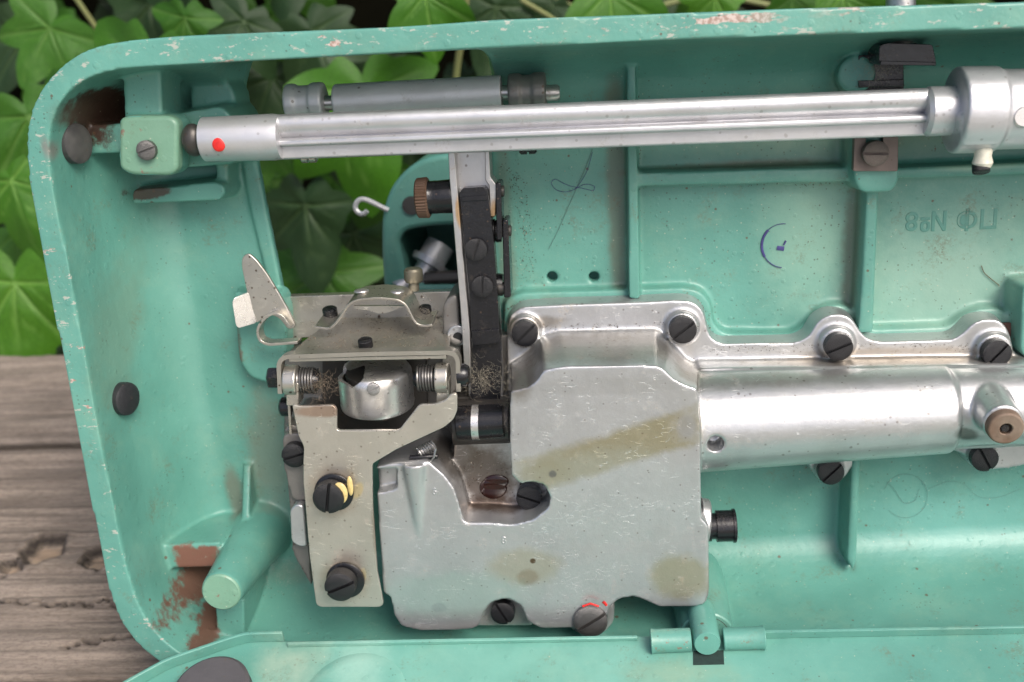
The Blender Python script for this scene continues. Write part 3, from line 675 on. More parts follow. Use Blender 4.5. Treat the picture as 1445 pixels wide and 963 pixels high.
# ------------------------------------------------------------------ hook mechanism
m = MB()
m.extr([(398,419),(646,411),(650,470),(402,478)], -45, -49, r=.5); npl = m.build('needle_plate', M_nickel, root, bevel=.3)
m = MB()
m.extr([(400,500),(655,490),(720,470),(720,640),(400,640)], -37, -52, r=2)
m.extr([(400,600),(425,600),(440,830),(412,780)], -12, -38, r=2)
m.extr([(625,425),(646,412),(652,520),(640,560),(622,560),(624,480)], -26, -46, r=3)
m.cyl(pt(645,474,-25), pt(645,474,-40), 3.0)
m.extr([(398,612),(436,612),(438,706),(412,708),(400,660)], -9, -36, r=2.2)
hous = m.build('hook_housing', M_housing, root, vox=.6, smooth=5)
m = MB(); c = pt(646,476,-24.7); m.cyl(c, c+Vector((0,.6,0)), 1.5); m.build('oil_hole', M_hole, hous)
m = MB(); m.cyl(pt(646,474,-24.9)+Vector((0,0,0)), pt(646,474,-24.9)+Vector((0,2,0)), 3.3, prof=[(0,3.3),(1,3.3)]); m.build('boss', M_alu, hous, bevel=.3)
# dark slab behind the ring, standing for the shade inside the cavity
m = MB(); m.extr([(455,508),(600,506),(604,612),(455,612)], -34, -40, r=.5); m.build('well_shade', M_dark, hous)
# ring
rc = pt(531, 545, -24); hh = 6.6; R_ = 11.6
tilt = Vector((.03, -.10, 1)).normalized()
m = MB(); m.cyl(rc-tilt*hh, rc+tilt*(hh+.6), R_, seg=96, prof=[(0,R_-1.0),(.02,R_-.1),(.10,R_+.1),(.13,R_),(.70,R_+.05),(.84,R_-.15),(.92,R_-.7),(.97,R_-1.6),(1,R_-3.2)])
nt_ = MB().extr([(464,530),(486,532),(506,530),(513,535),(508,540),(496,549),(488,545),(464,546)], -2, -27, r=.6, ref=-13)
m = cut(m, nt_); m = cut(m, MB().cyl(rc-tilt*(hh+3), rc+tilt*(hh-.8), R_-1.3, seg=64))
ring = m.build('hook_ring', M_bright, root, ang=30, label='polished steel ring with a hooked notch')
screw(527,549,-11.6,9.5,25,ring,M_steel,flat=.6)
m = MB(); m.cyl(rc-tilt*8.0, rc+tilt*(hh-1.4), 9.2, seg=48); m.build('notch_shade_core', M_dark, ring)  # dark core added inside so the ring's notch shows shaded
# yoke: folded sheet
yk = metal('yoke_nickel', (.44,.415,.36), .34, .8, .6, (.20,.13,.07), .4, grain=.6, specks=1.0, patch=(.36,.34,.29))
Fl, Fr = pt(392,512,-6), pt(647,505,-6)
def q(px, py, w): return pt(px, py, w)
m = MB()
prof_l = [pt(395,556,-6), pt(393,516,-6), pt(396,508,-6), pt(404,504,-6), pt(520,500,-6), pt(633,498,-6), pt(642,501,-6), pt(646,509,-6), pt(647,553,-6)]
prof_l = rounded(prof_l, 2, 4, closed=False)
m.sweep(prof_l, Vector((0, 4.2, 0)), 1.3)
yoke = m.build('yoke', yk, root, bevel=.2)
ys = [(-6.6,0,2.2),(-14,1.0,2.2),(-22,1.2,3),(-30,1.4,5),(-38,2,8),(-46,3,11)]
m = MB(); rows = []
fl_, fr_ = pt(402,506,-6.6), pt(640,501,-6.6)
nl = 24
top = []; bot = []
for i, (w_, up_, ins) in enumerate(ys):
    l = Vector((fl_.x+ins*.5, -w_, fl_.z+up_*.6)); r_ = Vector((fr_.x-ins, -w_, fr_.z+up_*.6))
    top.append([l.lerp(r_, k/nl)+Vector((0,0,.0)) for k in range(nl+1)]); bot.append([p-Vector((0,0,1.2)) for p in top[-1]])
bmv = lambda P_: [m.bm.verts.new(p*.001) for p in P_]
T = [bmv(r) for r in top]; B = [bmv(r) for r in bot]
for i in range(len(T)-1):
    for k in range(nl):
        m.face([T[i][k],T[i][k+1],T[i+1][k+1],T[i+1][k]]); m.face([B[i][k+1],B[i][k],B[i+1][k],B[i+1][k+1]])
    m.face([T[i][0],T[i+1][0],B[i+1][0],B[i][0]]); m.face([T[i][-1],B[i][-1],B[i+1][-1],T[i+1][-1]])
for k in range(nl):
    m.face([T[0][k],B[0][k],B[0][k+1],T[0][k+1]]); m.face([T[-1][k],T[-1][k+1],B[-1][k+1],B[-1][k]])
m.build('yoke_top', yk, yoke, bevel=.2)
up = (0, -.25, 1)
screw(516,486,-14,10.5,20,yoke,dirn=up,flat=1.2); screw(466,442,-33,10.5,-30,yoke,dirn=up,flat=1.2); screw(600,438,-33,9,10,yoke,dirn=up,flat=1.1)
# strap over the yoke
m = MB(); st = [(444,462),(464,465),(472,459),(482,446),(492,430),(503,424),(534,421),(562,424),(573,431),(583,452),(589,459),(600,461),(610,459)]
sp_ = rounded([pt(x,y,-22) for x, y in st], 2, 3, closed=False)
m.sweep(sp_, Vector((0, 13, 1.0)), .75); m.build('strap', M_nickel, yoke, bevel=.12)
for x, y in ((510,411), (560,412)):
    m = MB(); m.sphere(pt(x, y, -29), 2.2, (1.1, 1, .35)); m.build('rivet', M_bright, yoke)
m = MB(); m.extr([(498,432),(572,432),(560,437),(545,442),(534,443),(520,438),(500,436)], -26, -27, r=.3); m.build('leaf_spring', M_nickel, yoke)
# knurled thumb screw
M_olive = metal('olive_steel', (.23,.21,.16), .42, .7, .5, (.16,.11,.06), .2, grain=1, patch=(.25,.24,.18))
m = MB(); m.cyl(pt(584,410,-36), pt(584,396,-36), 1.7); m.cyl(pt(584,398,-36), pt(583,379,-36), 3, prof=[(0,2.6),(.15,3.0),(.85,3.0),(1,2.5)])
m = cut(m, MB().extr([(584,372),(588,372),(589,386),(585,386)], -28, -46, r=0)); m.build('thumb_screw', M_olive, yoke)
# lever
m = MB(); m.extr([(341,377),(341,366),(345,360),(351,358),(361,366),(377,387),(394,415),(408,440),(418,462),(407,466),(394,449),(382,444),(371,450),(361,458),(356,440),(350,421)], -30, -31.2, r=1.5, n=3)
lev = m.build('lever', M_nickel, root, bevel=.2, label='nickel spoon-shaped lever')
m = MB(); e = [(332,424),(334,418),(350,414),(356,440),(362,457),(341,460),(337,456)]
P3 = [pt(x, y, -29) + Vector((0, (-3.0 if x < 345 else 1.0), 0)) for x, y in e]; P3 = rounded(P3, 1.4, 3)
m.loops([P3, [p+Vector((.2,1.0,.2)) for p in P3]]); m.build('lever_tab', metal('lever_nickel_bright', (.72,.70,.66), .28, .7, .1, scratches=.3, grain=.2, specks=.1), lev, bevel=.15)
m = MB(); m.sweep(rounded([pt(409,462,-27), pt(398,446,-27), pt(385,442,-27), pt(372,450,-27), pt(362,466,-27), pt(366,482,-27), pt(378,487,-27), pt(420,484,-27)], 2.5, 4, closed=False), Vector((0,5,0)), .9); m.build('lever_loop', M_nickel, lev, bevel=.12)
# lugs, springs, pivots
for x0, x1, yl in ((403,422,537), (615,634,534)):
    m = MB(); m.cyl(pt(x0,yl,-9), pt(x1,yl,-9), 4.6, seg=40, prof=[(0,4.3),(.08,4.7),(.92,4.7),(1,4.3)])
    m.extr([(x0+1,yl+4),(x1-1,yl+4),(x1-1,yl+36),(x0+1,yl+36)], -6, -12, r=.5); m.build('lug', M_nickel, yoke, bevel=.2)
def coil(a, b_, r, wire, turns, name, mat, par):
    ax = b_-a; L = ax.length; x = ax.orthogonal().normalized(); y = ax.normalized().cross(x); n = turns*14
    m = MB(); m.tube([a+ax*(k/n)+(x*cos(2*pi*k/14)+y*sin(2*pi*k/14))*r for k in range(n+1)], wire, 6); return m.build(name, mat, par)
coil(pt(422,537,-10), pt(446,537,-10), 3.7, .42, 6, 'spring', M_dsteel, yoke)
coil(pt(590,534,-10), pt(614,534,-10), 3.7, .42, 6, 'spring', M_dsteel, yoke)
m = MB(); m.cyl(pt(422,537,-10), pt(452,537,-10), 3.1, prof=[(0,3.1),(.8,3.1),(1,2.2)]); m.build('spring_pin', M_black, yoke)
m = MB(); m.cyl(pt(584,534,-10), pt(616,534,-10), 3.1, prof=[(0,2.2),(.2,3.1),(1,3.1)]); m.build('spring_pin', M_black, yoke)
m = MB(); m.cyl(pt(379,533,-9), pt(394,533,-9), 3.4, prof=[(0,2.8),(.15,3.4),(1,3.4)], seg=6); m.build('pivot_nut', M_black, yoke)
m = MB(); m.cyl(pt(646,530,-9), pt(662,529,-9), 3.7, prof=[(0,3.4),(.7,3.4),(1,2.7)], seg=24); m.build('pivot_nut', M_black, yoke)
m = MB(); m.cyl(pt(396,574,-12), pt(410,574,-12), 3.0, prof=[(0,2.4),(.2,3),(1,3)]); m.build('pivot_nut', M_black, yoke)
m = MB(); m.slab([pt(409,562,-9), pt(412,613,-9), pt(414,613,-20), pt(411,562,-20)], .8); m.build('side_strip', M_nickel, yoke, bevel=.1)

# ------------------------------------------------------------------ nickel bracket plate
m = MB()
m.extr([(412,571),(424,574),(470,572),(475,578),(475,608),(563,608),(592,571),(611,571),(628,566),(636,556),(645,556),(645,580),(640,592),(627,603),(560,634),(525,655),(525,690),(526,719),(532,807),(541,853),(536,857),(452,857),(446,853),(437,786),(430,701),(428,680),(428,650),(429,631),(421,615),(418,600)], -2.6, -3.9, r=1.0, n=3)
bst = [(P(470,695,-2.6),(8.6,5,8.6),0,.35,(.28,.17,.09),False),(P(486,818,-2.6),(8.4,5,8.4),0,.35,(.28,.17,.09),False),(P(455,580,-3),(10,5,2),0,.6,(.25,.12,.06),False),(P(535,760,-3),(2.0,5,16),0,.5,(.2,.13,.08),False),
       (P(505,693,-2.6),(1.6,5,3.2),.5,.8,(.62,.50,.28),False),(P(512,812,-2.6),(1.2,5,2.8),.2,.8,(.62,.52,.32),False)]
M_plate = metal('bracket_nickel', (.50,.475,.415), .33, .72, .5, (.24,.17,.10), .6, grain=.5, specks=.5, patch=(.44,.43,.37), stains=bst)
plate = m.build('bracket_plate', M_plate, root, bevel=.22)
m = MB(); m.cyl(pt(472,694,-2.2), pt(472,694,-2.2)+Vector((0,-1.0,0)), 6.0, seg=48, prof=[(0,6.0),(.8,6.0),(1,5.7)]); ws = m.build('washer', M_black, plate)
screw(466,699,2.0,23.5,80,ws,flat=1.05)
m = MB(); m.cyl(pt(488,818,-2.2), pt(488,818,-2.2)+Vector((0,-1.0,0)), 6.0, seg=48, prof=[(0,6.0),(.8,6.0),(1,5.7)]); ws = m.build('washer', M_black, plate)
screw(482,823,2.0,23.5,22,ws,flat=1.05)
M_yel = simple('yellowed_lacquer', (.62,.48,.20), .3)
m = MB(); m.sphere(pt(480,696,3.2), 2.3, (1.0,.35,1.5)); m.sphere(pt(494,686,-1.2), 1.6, (.6,.4,2.0)); m.build('lacquer_blob', M_yel, plate)
screw(417,640,-8.2,18.5,15,hous)
m = MB(); m.extr([(409,720),(418,712),(428,714),(433,772),(420,771),(411,764)], -6, -14, r=1.2); m.build('stop_finger', M_alu, root, bevel=.4)
# little tension spring and pin beside the bracket
m = MB(); m.cyl(pt(578,646,-8), pt(618,644,-8), .85, prof=[(0,.8),(.95,.85),(1,.6)]); m.build('spring_post', M_black, root)
coil(pt(590,640,-9), pt(613,628,-12), 1.7, .32, 7, 'tension_spring', M_steel, root)
m = MB(); m.tube([pt(610,628,-9), pt(615,634,-7), pt(612,646,-6.4), pt(607,652,-7)], .3, 6); m.build('spring_hook', M_steel, root)

# ------------------------------------------------------------------ hinge pin and the bottom cover folded down
m = MB(); hp0 = pt(998,909,8.5); m.cyl(hp0, Vector((hp0.x, 10, hp0.z+.2)), 4.0, prof=[(0,3.7),(.05,4.1),(1,4.2)], seg=36)
m.build('hinge_pin', M_green, bed)
E1 = Vector((0, -.94, -.34)).normalized()          # towards the camera along the cover
EX = Vector((1, 0, 0)); 
sl_p = pt(740, 917, 2.0)
edge_l, edge_r = pt(405,912,2.0), pt(1445,893,2.0)
EX = (edge_r-edge_l).normalized(); NC = EX.cross(E1).normalized(); NC = NC if NC.z > 0 else -NC
def hc(px, py, lift=0.0): return hit(px, py, edge_l+NC*lift, NC)
far_r = edge_l + EX*420
Pc = [hc(402,905), far_r, far_r+E1*150, edge_l-EX*70+E1*150, hc(120,1010), hc(196,966), hc(240,942), hc(330,911), hc(352,905)]
Pc = rounded(Pc, 1.5, 3)
M_cover = enamel('green_enamel_cover', pale=[(P(760,940,20),(90,30,18),0,.35,(.26,.52,.42)), (P(400,935,15),(14,16,10),0,.75,(.36,.42,.32)), (P(500,935,12),(10,20,8),0,.3,(.5,.65,.55))], stains=[(P(960,940,8),(22,12,3),0,.35,(.30,.33,.20))])  # pale blobs: light from the sky painted into the cover's colour
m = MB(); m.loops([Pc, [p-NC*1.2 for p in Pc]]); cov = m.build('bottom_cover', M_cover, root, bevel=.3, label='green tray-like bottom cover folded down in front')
def lip(pts, h, t=1.1, name='lip', mat=None):
    m = MB(); N = len(pts); d = NC*h
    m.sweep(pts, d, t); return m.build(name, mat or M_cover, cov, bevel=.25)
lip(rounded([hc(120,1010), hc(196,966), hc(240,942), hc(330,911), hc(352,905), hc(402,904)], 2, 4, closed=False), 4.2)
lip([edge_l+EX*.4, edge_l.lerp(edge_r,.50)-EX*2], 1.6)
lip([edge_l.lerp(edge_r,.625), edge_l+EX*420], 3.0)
# raised round emboss
m = MB(); ec = hc(500,984); 
for rr, h_ in (): pass
rg = []
for rr, h_ in ((17,-.6),(15.5,.1),(13.5,.5),(11.5,.4),(9,.15),(6,.12),(.5,.12)):
    rg.append([ec+NC*h_+(EX*cos(2*pi*k/48)+EX.cross(NC)*sin(2*pi*k/48))*rr for k in range(48)])
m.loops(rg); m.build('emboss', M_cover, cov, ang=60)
M_rubg = metal('grey_rubber', (.075,.07,.075), .7, 0, .3, (.16,.13,.11), 0, grain=2.2, specks=.5, patch=(.10,.095,.10))
m = MB(); fc = hc(302,984); m.cyl(fc-NC*.5, fc+NC*5, 12, seg=56, prof=[(0,11.6),(.1,11.8),(.85,11.6),(1,10.6)]); m.build('rubber_foot', M_rubg, cov)
# hinge knuckles and slot
M_lug = enamel('green_enamel_chipped', wear=.07)
m = MB(); m.cyl(pt(918,905,5.0), pt(975,903,5.0), 3.4, prof=[(0,3.9),(.1,3.6),(1,3.5)], seg=28); m.build('hinge_knuckle', M_lug, cov, bevel=.3)
m = MB(); m.cyl(pt(1020,902,5.0), pt(1079,900,5.0), 3.3, prof=[(0,3.3),(.9,3.4),(1,3.7)], seg=28); m.build('hinge_knuckle', M_lug, cov, bevel=.3)
m = MB(); sq = [hc(978,919,.05), hc(1021,918,.05), hc(1022,938,.05), hc(978,939,.05)]; m.loops([sq, [p+NC*.08 for p in sq]]); m.build('hinge_slot', simple('slot_shade', (.015,.035,.03), .9), cov)

# ------------------------------------------------------------------ the head of the machine behind the opening
M_far = enamel('green_enamel_far', specks=False)
hd = MB().extr([(541,400),(538,345),(539,300),(552,262),(578,234),(608,220),(660,216),(900,216),(900,470),(560,470),(545,430)], -112, -190, r=8)
hd = cut(hd, MB().extr([(562,340),(572,326),(600,320),(640,318),(700,318),(700,402),(590,402),(572,388)], -108, -175, r=5, ref=-112))
head = hd.build('machine_head', M_far, root, bevel=2.5, seg=4)
m = MB(); m.extr([(900,200),(1900,200),(1900,470),(900,470)], -120, -200, r=8); m.extr([(1600,180),(1900,180),(1900,480),(1600,480)], -49, -125, r=6); m.build('arm', M_far, root, bevel=4, seg=4)
m = MB(); m.cyl(pt(588,402,-118), pt(622,345,-125), 6, prof=[(0,4.4),(.45,4.6),(.47,7.5),(.6,8),(.62,6),(1,6)]); m.cyl(pt(560,410,-112), pt(600,385,-120), 3.8); m.build('needle_bar', M_rod, head)
m = MB(); m.extr([(560,316),(700,312),(700,405),(560,405)], -174, -176, r=1); m.build('head_inside', M_far, head)
m = MB(); m.cyl(pt(600,395,-116), pt(660,392,-116), 3.2); m.build('presser_bar', M_dark, head)
m = MB(); c = pt(580,291,-111); m.cyl(c+Vector((0,2,0)), c, 4.0, prof=[(0,4),(1,3.4)]); m.build('head_screw', M_dark, head)
m = MB(); cc = [(548,297),(540,293),(528,287),(518,282),(508,281),(502,287),(501,295),(506,301),(513,303),(518,298)]
m.tube(rounded([pt(x,y,-112+i*.3) for i, (x, y) in enumerate(cc)], 2, 4, closed=False), 1.0, 8); m.build('thread_guide', metal('white_steel', (.8,.8,.8), .3, .4, .0, scratches=0, specks=0), head)

# ------------------------------------------------------------------ lint and cobweb
M_lint = simple('grey_lint', (.30,.27,.21), .95); M_web = simple('cobweb', (.45,.43,.38), .9)
def fluff(center, n, spread, name, label, rad=.020, mat=None, seed=0):
    rnd = random.Random(seed); m = MB()
    for i in range(n):
        p = center + Vector((rnd.gauss(0, spread[0]), rnd.gauss(0, spread[1]), rnd.gauss(0, spread[2]))); d = Vector((rnd.gauss(0,1), rnd.gauss(0,.6), rnd.gauss(0,1))).normalized()
        pts = [p]
        for k in range(6):
            d = (d + Vector((rnd.gauss(0,.45), rnd.gauss(0,.3), rnd.gauss(0,.45)))).normalized(); pts.append(pts[-1]+d*rnd.uniform(.3, .9))
        m.tube(pts, rad, 4)
    for i in range(int(n*1.2)):      # dust crumbs matted into the fibres
        p = center + Vector((rnd.gauss(0, spread[0]*.7), rnd.gauss(0, spread[1]*.6), rnd.gauss(0, spread[2]*.7))); bmesh.ops.create_icosphere(m.bm, subdivisions=1, radius=.001*rnd.uniform(.03,.13), matrix=Matrix.Translation(p*.001) @ Matrix.Diagonal((1, .6, rnd.uniform(.5,1.2), 1)))
    o = m.build(name, mat or M_lint); o.matrix_world = MROT; o['kind'] = 'stuff'; o['label'] = label; o['category'] = 'lint'; return o
fluff(pt(682,536,-20), 150, (3.4,1.5,2.6), 'lint', 'grey lint caught between feed bar and gearbox', seed=1)
fluff(pt(452,545,-7), 130, (2.6,1.2,2.0), 'lint', 'brownish lint tangled round the spring beside the polished ring', rad=.022, seed=2, mat=simple('brown_lint', (.20,.155,.11), .95))
fluff(pt(395,820,-38), 90, (5,3,8), 'cobweb', 'cobweb threads between green post and bracket plate', rad=.016, mat=M_web, seed=3)
fluff(pt(1238,100,-30), 120, (3.4,1.5,2.2), 'lint', 'fluff caught on the black stop block', rad=.02, seed=4)
fluff(pt(722,560,-12), 90, (.8,2,8), 'lint', 'fine lint along the side wall of the gearbox', rad=.016, seed=5)
fluff(pt(610,445,-30), 60, (4,2,1.5), 'lint', 'few fibres around the small screw by the strap', rad=.018, seed=6)

# paler worn enamel on the two bare-ended bosses
M_pale = enamel('worn_pale_enamel', (.135,.265,.185), wear=.07)
m = MB(); hz = pt(998,899,-5.5); m.cyl(hz, Vector((hz.x-.3, 46, hz.z+.5)), 8.4, prof=[(0,7.9),(.01,8.4),(1,10.2)], seg=48); m.build('hinge_post', M_green, bed)
m = MB(); m.tube([hz+Vector((6.9*cos(t), .05, 6.9*sin(t))) for t in [pi*.02+k*pi*.96/24 for k in range(25)]], .16, 6); m.build('cracked_seam', simple('seam_dirt', (.05,.07,.05), .8), bed)
m = MB(); m.extr([(168,168),(182,164),(240,164),(251,173),(250,240),(240,248),(184,247),(168,238)], -12.7, -17, r=2.0, draft=.3); m.build('bearing_block', M_pale, bed, bevel=1.4, seg=4, label='paler worn green bearing block')
m = MB(); m.cyl(Vector((c1.x, c1.y+.6, c1.z)), Vector((c1.x, c1.y-.35, c1.z)), 6, seg=48, prof=[(0,6.3),(.5,6.25),(1,5.8)]); m.build('post_end', M_pale, bed, label='paler worn end of the post')

# ------------------------------------------------------------------ grit caught along joints and edges
M_grit = simple('dark_grit', (.07,.05,.035), .9); M_dust = simple('pale_grit', (.34,.31,.24), .95)
OCT = [Vector(v) for v in ((1,0,0),(-1,0,0),(0,1,0),(0,-1,0),(0,0,1),(0,0,-1))]; OF = [(0,2,4),(2,1,4),(1,3,4),(3,0,4),(2,0,5),(1,2,5),(3,1,5),(0,3,5)]
class Grit:
    def __init__(s, seed): s.V = []; s.F = []; s.r = random.Random(seed)
    def one(s, p, a):
        r = s.r; b0 = len(s.V); ex = r.uniform(.6, 2.2); th = r.uniform(0, pi)
        for v in OCT:
            x, y, z = v.x*ex*a, v.y*.4*a, v.z*a; s.V.append(((p.x+x*cos(th)-z*sin(th)+r.gauss(0,a*.2))*.001, (p.y+y)*.001, (p.z+x*sin(th)+z*cos(th)+r.gauss(0,a*.2))*.001))
        for f in OF: s.F.append(tuple(b0+i for i in f))
    def line(s, px, w, n, spread=.5, size=.12):
        P_ = [pt(x, y, w) for x, y in px]; L = [(b_-a).length for a, b_ in zip(P_, P_[1:])]; T = sum(L)
        clump = [s.r.random() for _ in range(max(3, n//14))]
        for i in range(n):
            t = min(.999, max(0, s.r.choice(clump)+s.r.gauss(0,.02)) if s.r.random() < .5 else s.r.random())*T; k = 0
            while t > L[k] and k < len(L)-1: t -= L[k]; k += 1
            p = P_[k].lerp(P_[k+1], min(1, t/L[k])); s.one(p+Vector((s.r.gauss(0,spread), 0, s.r.gauss(0,spread))), size*s.r.uniform(.4,1.5))
    def area(s, x0, y0, x1, y1, w, n, size=.1):
        for i in range(n): s.one(pt(s.r.uniform(x0,x1), s.r.uniform(y0,y1), w), size*s.r.uniform(.3,1.7))
    def ring(s, px, py, w, r, n, size=.1):
        for i in range(n):
            a = s.r.uniform(0, 2*pi); rr = r*(1+abs(s.r.gauss(0,.10))); s.one(pt(px+rr*cos(a), py+rr*sin(a), w), size*s.r.uniform(.4,1.4))
    def build(s, name, mat, par):
        me = bpy.data.meshes.new(name); me.from_pydata(s.V, [], s.F); me.materials.append(mat); o = bpy.data.objects.new(name, me); COL.objects.link(o); o.parent = par; o['kind'] = 'stuff'
G1 = Grit(1); G2 = Grit(2)
contour = [(712,430),(735,418),(884,415),(966,412),(988,418),(1000,434),(1003,462),(1020,477),(1120,477),(1145,460),(1158,441),(1183,434),(1208,443),(1224,470),(1340,466),(1362,450),(1385,441)]
for G, n_g, sz in ((G1, 1, .11), (G2, .5, .09)):
    G.line([(x, y+9) for x, y in contour], -40.2, int(420*n_g), .35, sz); G.line([(884,60),(888,422)], -44.7, int(130*n_g), .35, sz); G.line([(898,60),(905,415)], -44.7, int(60*n_g), .4, sz)
    G.line([(900,240),(1205,232)], -44.7, int(150*n_g), .4, sz); G.line([(900,266),(1205,259)], -44.7, int(60*n_g), .4, sz); G.line([(1216,270),(1208,465)], -44.7, int(110*n_g), .4, sz); G.line([(1195,680),(1196,805)], -44.7, int(90*n_g), .5, sz)
    G.line([(715,230),(742,300),(745,400),(725,425)], -44.8, int(260*n_g), 1.6, sz); G.area(700,100,880,415,-44.85,int(170*n_g),sz*.8); G.area(900,270,1200,440,-44.85,int(90*n_g),sz*.8); G.area(1235,270,1440,430,-44.85,int(90*n_g),sz*.8)
    G.area(1010,680,1440,760,-44.85,int(50*n_g),sz*.8); G.area(350,860,620,900,-44.7,int(110*n_g),sz)
G1.build('grit', M_grit, bed); G2.build('dust', M_dust, bed)
G3 = Grit(3); G4 = Grit(4)
for x, y, w_, r in ((741,469,-30.6,20), (963,464,-30.6,20), (1182,488,-30.6,20), (1404,497,-30.6,20), (1171,664,-30.6,20), (1387,645,-30.6,20)): G3.ring(x, y, w_, r, 45, .10); G4.ring(x, y, w_, r*1.1, 16, .08)
G3.area(655,650,770,735,-18.8,260,.11); G4.area(655,650,770,735,-18.8,120,.09); G3.line([(652,738),(720,741),(770,722)], -18.8, 120, .5, .1)
G3.line([(1000,492),(1140,490),(1340,488),(1430,500)], -33.2, 200, .7, .1); G4.line([(1000,492),(1140,490),(1340,488)], -33.2, 80, .8, .09); G3.line([(745,462),(940,458)], -33.2, 110, .6, .1); G3.ring(747,702,-18.5,24,60,.1)
G3.build('grit', M_grit, gear); G4.build('dust', M_dust, gear)
G5 = Grit(5); G5.line([(428,660),(430,700),(447,856)], -2.5, 50, .3, .07); G5.ring(472,694,-2.45,31,40,.09); G5.ring(488,818,-2.45,31,40,.09); G5.line([(415,572),(470,572),(475,606),(563,608),(592,572)], -2.4, 70, .3, .08); G5.area(430,620,530,850,-2.5,40,.05); G5.build('grit', M_grit, plate)

G6 = Grit(6); G7 = Grit(7)
def on_yoke(rr):
    i = rr.randrange(len(top)-1); t = rr.random(); u_ = rr.randrange(nl); f = rr.random()
    return (top[i][u_].lerp(top[i][u_+1], f)).lerp(top[i+1][u_].lerp(top[i+1][u_+1], f), t) + Vector((0, 0, .06))
for _ in range(900): G6.one(on_yoke(G6.r), G6.r.uniform(.03, .13))
for _ in range(450): G7.one(on_yoke(G7.r), G7.r.uniform(.03, .11))
G6.build('grit', simple('brown_grit', (.14,.085,.045), .9), yoke); G7.build('dust', M_dust, yoke)
# ------------------------------------------------------------------ table, ground, ivy  (world frame, metres)
zt = min((MROT @ Vector((p.x, y, p.y))).z for p in O for y in (0, 50))*.001
Z = Vector((0, 0, 1))
def ongr(px, py, z=zt): return hitw(px, py, Vector((0, 0, z*1000)), Z)*.001
ye = ongr(20, 502).y; y1 = ongr(20, 630).y; y2 = ongr(60, 856).y
def wood(name, base, seed):
    k = NT(name)
    g1 = k.noise(.35, 8, .7, stretch=(.05, 1, .4), off=seed); g2 = k.noise(1.8, 7, .8, stretch=(.10, 1, .4), off=seed+9)
    c = k.mix(k.ramp(g1, .35, .65), base, tuple(v*.55 for v in base)); c = k.mix(k.math('MULTIPLY', k.ramp(g2, .50, .62), .65), c, (.085, .062, .045))
    c = k.mix(k.math('MULTIPLY', k.ramp(k.noise(.03, 5, .6, stretch=(.4,1,1), off=seed+4), .45, .7), .5), c, (.36, .30, .25))
    c = k.mix(k.math('MULTIPLY', k.ramp(k.noise(1.1, 6, .8, stretch=(.35,1,1), off=seed+2), .48, .6), .45), c, (.10,.075,.06))
    at = k.n.new('ShaderNodeAttribute'); at.attribute_name = 'wear'; sp = k.n.new('ShaderNodeSeparateColor'); k.l.new(at.outputs['Color'], sp.inputs[0])
    c = k.mix(sp.outputs[0], c, (.018, .013, .010)); c = k.mix(sp.outputs[1], c, (.42, .30, .19))
    n = k.bump(g2, .6, .9); n = k.bump(g1, .8, .6, n)
    return k.out(c, .85, 0, n)
table = bpy.data.objects.new('wooden_table', None); COL.objects.link(table); table.location = (0, 0, zt)
table['label'] = 'weathered grey brown wooden tabletop of wide cracked planks under the machine'; table['category'] = 'table'
knots = [(ongr(62, 775), .0078, .0085), (ongr(140, 785), .0060, .0065), (ongr(15, 800), .004, .003)]
crk = [((-20,846),(12,849),(30,853),(52,851),(75,857),(98,852),(120,855),(150,850),(175,858),(240,852),(400,856)), ((0, 792), (40, 787), (62, 785)), ((95, 912), (150, 905), (205, 898)), ((0, 813), (30, 803), (48, 785))]
cracks = [[ongr(x, y) for x, y in c] for c in crk]
